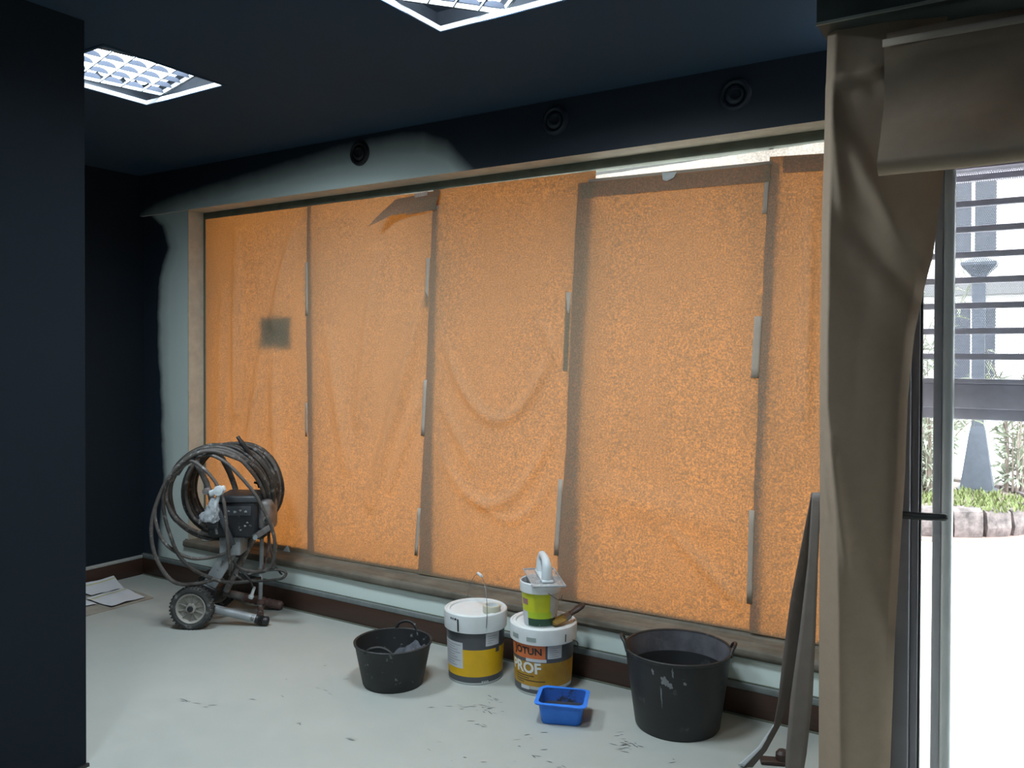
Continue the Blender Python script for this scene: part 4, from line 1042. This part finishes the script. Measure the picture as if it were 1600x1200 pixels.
leaf_sheet([(-4.885, 3.05), (-4.90, 3.29), (-5.20, 3.33), (-5.16, 3.05)], 0.006, 'white leaflet at the near right corner of the cardboard sheet', 1.1)
leaf_sheet([(-5.05, 2.905), (-5.02, 3.035), (-5.24, 3.04), (-5.26, 2.87)], 0.004, 'white leaflet with printed mark overlapping the dark near wall', 2.7, False)
leaf_sheet([(-5.22, 3.12), (-5.20, 3.335), (-5.42, 3.40), (-5.43, 3.10)], 0.030, 'curled white leaflet farthest back, against the left wall', 4.4)

# ---------------------------------------------------------------- paper curtains by the door
def curtain(u, v):
    z = 0.02 + v * 2.58
    xl = lerp_tab([(0.02, -0.580), (0.3, -0.579), (1.1, -0.582), (1.5, -0.585), (2.0, -0.583), (2.43, -0.574), (2.6, -0.570)], z)
    xr = lerp_tab([(0.02, -0.385), (0.356, -0.375), (0.745, -0.365), (1.036, -0.350), (1.229, -0.340), (1.477, -0.334), (1.667, -0.318), (1.798, -0.294), (1.891, -0.272), (2.094, -0.250), (2.2, -0.240), (2.6, -0.240)], z)
    rid = lerp_tab([(0.02, 0.40), (0.3, 0.37), (0.8, 0.31), (1.1, 0.25), (1.45, 0.13), (1.9, 0.10), (2.3, 0.09), (2.6, 0.09)], z)   # crease position
    amp = lerp_tab([(0.02, 0.05), (1.1, 0.05), (1.7, 0.050), (2.3, 0.05), (2.6, 0.03)], z)
    x = xl + u * (xr - xl)
    if u < rid: y = 2.735 - amp * (u / rid)
    else: y = 2.735 - amp + (amp + 0.03) * ((u - rid) / (1 - rid)) ** 1.2
    y += 0.012 * nz(u * 1.6, z * 0.9, 3.3, 1.5) + 0.016 * math.exp(-((z - 1.95 + 0.35 * u) / 0.12) ** 2) * math.sin(PI * u) - 0.018 * math.exp(-((z - 2.38) / 0.05) ** 2) * u
    y -= fold(x, z, [(-0.56, 2.43, -0.38, 2.46, 0.016, 0.016), (-0.55, 2.40, -0.51, 2.02, 0.018, 0.014), (-0.52, 2.28, -0.30, 1.86, 0.030, 0.020), (-0.50, 2.02, -0.30, 1.74, 0.030, -0.020), (-0.54, 1.34, -0.49, 0.95, 0.016, 0.014), (-0.57, 1.22, -0.545, 1.10, 0.010, 0.008), (-0.46, 1.10, -0.38, 0.75, 0.03, -0.010)])
    y += 0.008 * nz(x, z, 1.0, 22) * math.exp(-((z - 2.44) / 0.06) ** 2)
    y -= 0.02 * (u > 0.9) * (u - 0.9) * 10 * max(0, math.sin((z - 0.6) * 2.2))
    return Vector((x, y, z))
tag(grid('paper_curtain', 60, 180, curtain, M_KRAFT_WALL), 'tall brown paper hanging full height over the pillar beside the door', 'paper curtain')
def valance(u, v):
    x = -0.392 + u * 1.7
    s = v * 1.0
    if s < 0.10: y, z = 2.690 - 0.2 * s, 2.555 - 0.45 * s                 # tan top hem
    elif s < 0.14: y, z = 2.670 - 0.9 * (s - 0.10), 2.510 - 0.2 * (s - 0.1)
    elif s < 0.80: f = (s - 0.14) / 0.66; y, z = 2.634 + 0.022 * math.sin(PI * min(1, f * 1.5)) - 0.105 * f ** 2.6, 2.500 - 0.360 * f
    else:
        f = (s - 0.80) / 0.20; a = PI * 1.1 * f; y, z = 2.529 + 0.032 - 0.032 * math.cos(a), 2.140 - 0.032 * math.sin(a)
    z += 0.012 * u * (v > 0.2) + 0.006 * nz(u * 3, v, 1, 2)
    y += 0.010 * nz(u * 4, v * 2, 6, 1.5) + 0.010 * nz(u * 9 + v * 3, v * 2.5, 2, 1.2) * (v > 0.2)
    return Vector((x, y, z))
tag(grid('paper_valance', 60, 70, valance, M_KRAFT_WALL), 'brown paper valance with a rolled lower edge above the doorway', 'paper valance')
tag(strip('tape_strip', [(-0.395, 2.505), (0.4, 2.50)], 0.022, M_TAPE, 'dusty tape strip along the fold of the paper valance', 'tape', y=2.628, horiz=True))

# ---------------------------------------------------------------- folded strip leaning on the pillar
st = empty('cardboard_edging', (-0.75, 3.25, 0), 0, 'folded brown cardboard edging, an inverted V leaning beside the paper-covered pillar', 'cardboard edging')
ox, oy, oz = st.location
def limb(name, path, mat, th=0.004):
    """path: (centre xyz, half-width vector)"""
    n = len(path) - 1
    def fn(u, v):
        i = min(int(v * n), n - 1); f = v * n - i; f = f * f * (3 - 2 * f) if False else f
        c = Vector(path[i][0]).lerp(Vector(path[i + 1][0]), f); h = Vector(path[i][1]).lerp(Vector(path[i + 1][1]), f)
        return c + h * (u * 2 - 1) - Vector((ox, oy, oz))
    return grid(name, 4, 8 * n, fn, mat, st, th)
limb('front_limb', [((-0.668, 3.09, 1.110), (0.016, 0.0, 0.002)), ((-0.682, 3.10, 0.85), (0.017, 0.004, 0)), ((-0.700, 3.11, 0.60), (0.026, 0.008, 0)), ((-0.722, 3.12, 0.35), (0.036, 0.012, 0)), ((-0.742, 3.13, 0.14), (0.034, 0.012, 0)), ((-0.755, 3.135, 0.004), (0.026, 0.010, 0))], plain('grey_brown_strip', (0.17, 0.145, 0.130), 0.6))
limb('rear_limb', [((-0.682, 3.10, 1.105), (0.004, 0.008, 0)), ((-0.700, 3.11, 0.90), (0.022, 0.02, 0)), ((-0.726, 3.13, 0.70), (0.036, 0.02, 0)), ((-0.760, 3.15, 0.50), (0.033, 0.01, 0)), ((-0.799, 3.17, 0.30), (0.018, 0.01, 0)), ((-0.826, 3.18, 0.20), (0.009, 0.008, 0.0)), ((-0.880, 3.19, 0.09), (0.015, 0.0, 0.004)), ((-0.945, 3.20, 0.004), (0.024, 0.0, 0.006))], M_CARDD)
limb('lit_white_edge', [((-0.834, 3.176, 0.205), (0.003, 0, 0)), ((-0.890, 3.184, 0.100), (0.007, 0, 0)), ((-0.965, 3.194, 0.006), (0.012, 0, 0))], M_PAPERW, 0.003)  # caught light and paint on the lower edge, put into the white colour
sc_ = empty('brown_offcut', (-0.838, 3.315, 0), 0.4, 'small dark brown offcut on the floor behind the cardboard edging', 'offcut')
box('flat_piece', (-0.085, -0.03, 0.0), (0.05, 0.02, 0.016), M_BRUSHH, sc_, 0.004)
lathe('round_end', [(0.001, 0.0), (0.024, 0.002), (0.027, 0.02), (0.026, 0.040), (0.016, 0.052), (0.001, 0.054)], M_BRUSHH, sc_, 20)

# ---------------------------------------------------------------- door and roller shutter
d1 = empty('door_1'); struct(d1)
bm = bmesh.new(); add_box(bm, (-0.430, 2.83, 0), (-0.335, 2.885, 2.215), None, 0.004); add_box(bm, (-0.335, 2.845, 0), (-0.312, 2.875, 2.215), None, 0.003)
from_bm('door_stile', bm, M_ALUD, d1, True, 50)
box('glazing_bead', (-0.312, 2.850, 0.0), (-0.306, 2.870, 2.215), M_BLACKP, d1)
box('door_pane', (-0.306, 2.858, 0.09), (0.95, 2.864, 2.16), M_GLASS, d1)
box('door_bottom_rail', (-0.312, 2.845, 0.01), (0.95, 2.875, 0.09), M_ALUD, d1, 0.003)
box('door_top_rail', (-0.312, 2.845, 2.195), (0.95, 2.875, 2.255), M_ALUD, d1, 0.003)
box('door_stile', (0.95, 2.845, 0.01), (1.03, 2.875, 2.215), M_ALUD, d1, 0.003)
hd = tube('door_handle', [(-0.368, 2.84, 1.112), (-0.368, 2.80, 1.112), (-0.355, 2.79, 1.112), (-0.30, 2.786, 1.114), (-0.245, 2.785, 1.117), (-0.235, 2.79, 1.117)], 0.0115, M_BLACKP, d1, 12, sub=4)
pl = tag(empty('shutter_guide_post', (-0.258, 3.02, 0)), 'slim grey aluminium post in the doorway in front of the shutter', 'post')
bm = bmesh.new(); add_box(bm, (-0.032, -0.02, 0), (-0.006, 0.02, 2.24), None, 0.005); from_bm('dark_half', bm, M_ALUD, pl, True, 50)
bm = bmesh.new(); add_box(bm, (-0.007, -0.022, 0), (0.026, 0.018, 2.24), None, 0.010); from_bm('light_half', bm, M_ALU, pl, True, 50)

sh = empty('roller_shutter', (0.55, 3.12, 1.39), 0, 'half-raised perforated roller shutter outside the door', 'roller shutter')
SX0, SX1 = -0.97, 1.1
def shared(name, a, b, bevel=0.0):
    bm = bmesh.new(); add_box(bm, a, b, None, bevel); me = bpy.data.meshes.new(name); bm.to_mesh(me); bm.free(); return me
ms = shared('slat', (SX0, -0.004, 0.0), (SX1, 0.004, 0.064)); mr = shared('slat_rib', (SX0, -0.008, 0.0), (SX1, 0.008, 0.020), 0.003)
def slat_mesh():
    bm = bmesh.new(); prof = [(-0.001, 0.0), (-0.004, 0.02), (-0.004, 0.045), (-0.001, 0.066)]
    a = [bm.verts.new((SX0, y, z)) for y, z in prof]; b = [bm.verts.new((SX1, y, z)) for y, z in prof]
    for k in range(3): bm.faces.new((a[k], b[k], b[k + 1], a[k + 1]))
    me = bpy.data.meshes.new('slat'); bm.to_mesh(me); bm.free(); return me
ms = slat_mesh()
for k in range(10):
    z = 0.133 + 0.0835 * k
    o = link('slat', ms, M_PERF, sh); o.location = (0, 0, z)
    o = link('slat_rib', mr, M_RIB, sh); o.location = (0, 0, z + 0.0635)
bm = bmesh.new(); add_box(bm, (SX0, -0.014, 0.035), (SX1, 0.014, 0.118), None, 0.005); add_box(bm, (SX0, -0.020, 0.118), (SX1, 0.008, 0.134), None, 0.003)
from_bm('bottom_slat', bm, M_RIB, sh, True, 50)
box('rubber_edge', (SX0, -0.010, 0.0), (SX1, 0.010, 0.036), M_RIB, sh, 0.004)
struct(box('trim_5', (-0.43, 3.05, 2.20), (1.7, 3.30, 2.62), M_RIB))

# ---------------------------------------------------------------- outside
struct(box('ground_outside', (-30, 3.10, -0.20), (30, 40, -0.035), M_CONC)).name = 'floor_outside'
struct(box('added_shade_slab', (-12, 3.95, 2.66), (-0.45, 5.5, 2.9), plain('dark_unseen_shade_slab', (0.10, 0.10, 0.10), 0.9))).name = 'ceiling_added_shade'  # unseen slab, added outside to darken the upper part of the window paper
pw = empty('stone_planter', (-1.2, 9.5, -0.035), 0, 'round planter edged with rough stone blocks, outside the door', 'planter')
bm = bmesh.new(); add_lathe(bm, [(1.42, 0.0), (1.42, 0.02), (1.2, 0.02)], 64); from_bm('paved_edge', bm, M_PINKP, pw)
lathe('mortar_bed', [(1.245, 0.02), (1.245, 0.24), (1.10, 0.24)], M_MORTAR, pw, 64)
for k in range(28):
    bm = bmesh.new(); a0 = 2 * PI * k / 28 + 0.012; a1 = 2 * PI * (k + 1) / 28 - 0.012 - 0.01 * random.random(); hh = 0.25 + 0.03 * random.random(); n = 4
    V = []
    for i in range(n + 1):
        a = a0 + (a1 - a0) * i / n; row = []
        for (r, z) in ((1.10, 0.02), (1.285, 0.02), (1.30, 0.10), (1.285, hh - 0.03), (1.25, hh), (1.10, hh)):
            j = 0.012 * nz(a * 5, r * 4, z * 9 + k, 2.0)
            row.append(bm.verts.new(((r + j) * math.cos(a), (r + j) * math.sin(a), z + j * 0.6)))
        V.append(row)
    for i in range(n):
        for j in range(6): bm.faces.new((V[i][j], V[i + 1][j], V[i + 1][(j + 1) % 6], V[i][(j + 1) % 6]))
    bm.faces.new(V[0]); bm.faces.new(V[-1][::-1])
    from_bm('stone_block', bm, M_STONE, pw)
lathe('soil', [(1.12, 0.22), (0.8, 0.25), (0.001, 0.28)], M_STEM, pw, 40)
# low groundcover
def tuft(name, centre, rad, n, hgt, mat, label, cat, wid=0.012, base=0.2, lean=0.6):
    bm = bmesh.new()
    for k in range(n):
        a = random.uniform(0, 2 * PI); r = rad * math.sqrt(random.random()); b = Vector((r * math.cos(a), r * math.sin(a), base + random.uniform(-0.01, 0.02)))
        d = Vector((random.uniform(-lean, lean), random.uniform(-lean, lean), 1)).normalized() * hgt * random.uniform(0.5, 1.1)
        s = Vector((-d.y, d.x, 0)); s = (s.normalized() if s.length > 1e-4 else Vector((1, 0, 0))) * wid
        v = [bm.verts.new(p) for p in (b - s * 0.5, b + s * 0.5, b + d * 0.5 + s, b + d, b + d * 0.5 - s)]
        bm.faces.new(v)
    o = from_bm(name, bm, mat); o.location = centre
    return tag(o, label, cat, kind='stuff')
tuft('groundcover', (-0.62, 9.05, -0.02), 0.60, 1300, 0.075, M_GRASS, 'bright green groundcover growing in the round planter', 'plants', 0.010, 0.225)
# oleander
def shrub(name, centre, stems, label, leaf_n, spread, hgt, seed, ltr=0.012, lln=0.16):
    rnd = random.Random(seed)
    t = empty(name, centre, 0, label, 'shrub', 'shrubs in the planter')
    bs = bmesh.new(); bl = bmesh.new()
    for k in range(stems):
        a = 2 * PI * k / stems + rnd.uniform(-0.3, 0.3); tip = Vector((spread * math.cos(a) * rnd.uniform(0.4, 1), spread * math.sin(a) * rnd.uniform(0.4, 1), hgt * rnd.uniform(0.6, 1.05)))
        b0 = Vector((0.08 * math.cos(a), 0.08 * math.sin(a), 0)); mid = Vector((tip.x * 0.35, tip.y * 0.35, tip.z * 0.6))
        path = smooth_path([b0, mid, tip], 6); add_tube(bs, path, lambda f: 0.011 - 0.008 * f, 5)
        for q in range(leaf_n):
            f = 0.08 + 0.92 * rnd.random(); i = min(int(f * (len(path) - 1)), len(path) - 2); c = path[i].lerp(path[i + 1], rnd.random())
            d = Vector((rnd.gauss(0, 1), rnd.gauss(0, 1), rnd.gauss(0.25, 0.8))).normalized() * lln * rnd.uniform(0.6, 1.2)
            s = d.cross(Vector((rnd.gauss(0, 1), rnd.gauss(0, 1), rnd.gauss(0, 1)))).normalized() * ltr * rnd.uniform(0.8, 1.3)
            m = c + d * 0.5 + Vector((0, 0, 0.012)); e = c + d - Vector((0, 0, 0.015))
            v = [bl.verts.new(p) for p in (c, m + s, e, m - s)]; mv = bl.verts.new(m - Vector((0, 0, 0.006)))
            for i2 in range(4): bl.faces.new((v[i2], v[(i2 + 1) % 4], mv))
    from_bm('stems', bs, M_STEM, t)
    o = from_bm('foliage', bl, M_LEAF, t); o['kind'] = 'stuff'
shrub('oleander_shrub', (-0.92, 9.30, 0.2), 22, 'pale narrow-leaved oleander left of the outdoor post', 60, 0.60, 1.35, 3)
shrub('oleander_shrub', (-0.22, 10.05, 0.2), 14, 'narrow-leaved oleander hanging to the right of the outdoor post', 40, 0.55, 1.45, 8, 0.014, 0.20)
shrub('oleander_shrub', (-1.35, 10.2, 0.2), 14, 'tall narrow-leaved oleander behind the others, seen through the shutter', 46, 0.75, 2.3, 5, 0.014, 0.2)
# lamp post with flared base and lantern head
lp = empty('lamp_post', (-0.535, 9.80, 0.18), 0, 'blue-grey outdoor post with flared base, rising out of the round planter', 'lamp post')
def sq_loft(name, secs, mat, parent):
    bm = bmesh.new(); R_ = []
    for (hx, hy, z) in secs: R_.append([bm.verts.new((sx * hx, sy * hy, z)) for sx, sy in ((-1, -1), (1, -1), (1, 1), (-1, 1))])
    for a, b in zip(R_, R_[1:]):
        for k in range(4): bm.faces.new((a[k], a[(k + 1) % 4], b[(k + 1) % 4], b[k]))
    bm.faces.new(R_[0][::-1]); bm.faces.new(R_[-1])
    return from_bm(name, bm, mat, parent)
sq_loft('flared_base', [(0.175, 0.16, 0), (0.175, 0.16, 0.05), (0.150, 0.14, 0.06), (0.075, 0.075, 0.62), (0.06, 0.06, 0.70)], M_POST, lp)
sq_loft('shaft', [(0.055, 0.055, 0.70), (0.060, 0.060, 2.22)], M_POST, lp)
sq_loft('capital', [(0.060, 0.060, 2.22), (0.085, 0.085, 2.26), (0.16, 0.16, 2.34), (0.16, 0.16, 2.37), (0.05, 0.05, 2.42)], M_POST, lp)
# facade across the street
fc = empty('facade', (0, 24, -0.035), 0, 'pale rendered building across the street with dark windows', 'building')
box('facade_wall', (-16, 0, 0), (14, 0.6, 13), M_FAC, fc)
for i in range(-7, 7):
    for j in range(4):
        x = i * 2.0 + 0.55; z = 1.0 + j * 3.1
        wn = box('far_window', (x - 0.5, -0.05, z), (x + 0.5, 0.02, z + 1.9), M_WIN, fc)
        box('window_bar', (x - 0.04, -0.08, z), (x + 0.04, -0.045, z + 1.9), M_FAC, wn)
for j in range(4): box('floor_band', (-16, -0.25, 3.15 + j * 3.1), (14, 0.0, 3.55 + j * 3.1), M_FACD, fc)

# ---------------------------------------------------------------- marks left on the floor
def flecks():
    bm = bmesh.new(); rnd = random.Random(11)
    spots = [(-3.299, 2.42, 0.045, 6), (-3.155, 2.43, 0.02, 2), (-2.677, 2.53, 0.02, 2), (-2.407, 2.547, 0.04, 4), (-2.120, 3.20, 0.05, 6), (-2.104, 3.10, 0.07, 14), (-2.20, 3.08, 0.05, 5), (-2.31, 2.983, 0.02, 2), (-2.03, 2.96, 0.05, 5), (-1.40, 3.135, 0.05, 10), (-1.43, 3.09, 0.05, 8), (-1.20, 3.10, 0.02, 2), (-1.48, 3.20, 0.04, 4), (-1.60, 2.85, 0.15, 6), (-2.9, 2.75, 0.4, 8), (-1.9, 2.7, 0.3, 8), (-1.75, 2.95, 0.1, 5)]
    for (x, y, s, n) in spots:
        for k in range(n):
            cx0, cy0 = x + rnd.gauss(0, s * 0.5), y + rnd.gauss(0, s * 0.4); L = rnd.uniform(0.004, 0.024); a = rnd.uniform(-0.5, 0.9); wd = rnd.uniform(0.0007, 0.0024)
            ux, uy = math.cos(a), math.sin(a)
            pts = [(-L, 0), (-L * 0.3, wd), (L * 0.5, wd * 0.8), (L, 0.1 * wd), (L * 0.3, -wd), (-L * 0.5, -wd * 0.6)]
            bm.faces.new([bm.verts.new((cx0 + p * ux - q * uy, cy0 + p * uy + q * ux, 0.0012)) for p, q in pts])
    o = from_bm('paint_flecks', bm, plain('dried_dark_paint', (0.075, 0.078, 0.085), 0.7, var=0.4))
    tag(o, 'dark dried paint flecks scattered across the pale floor', 'paint flecks', kind='stuff')
flecks()
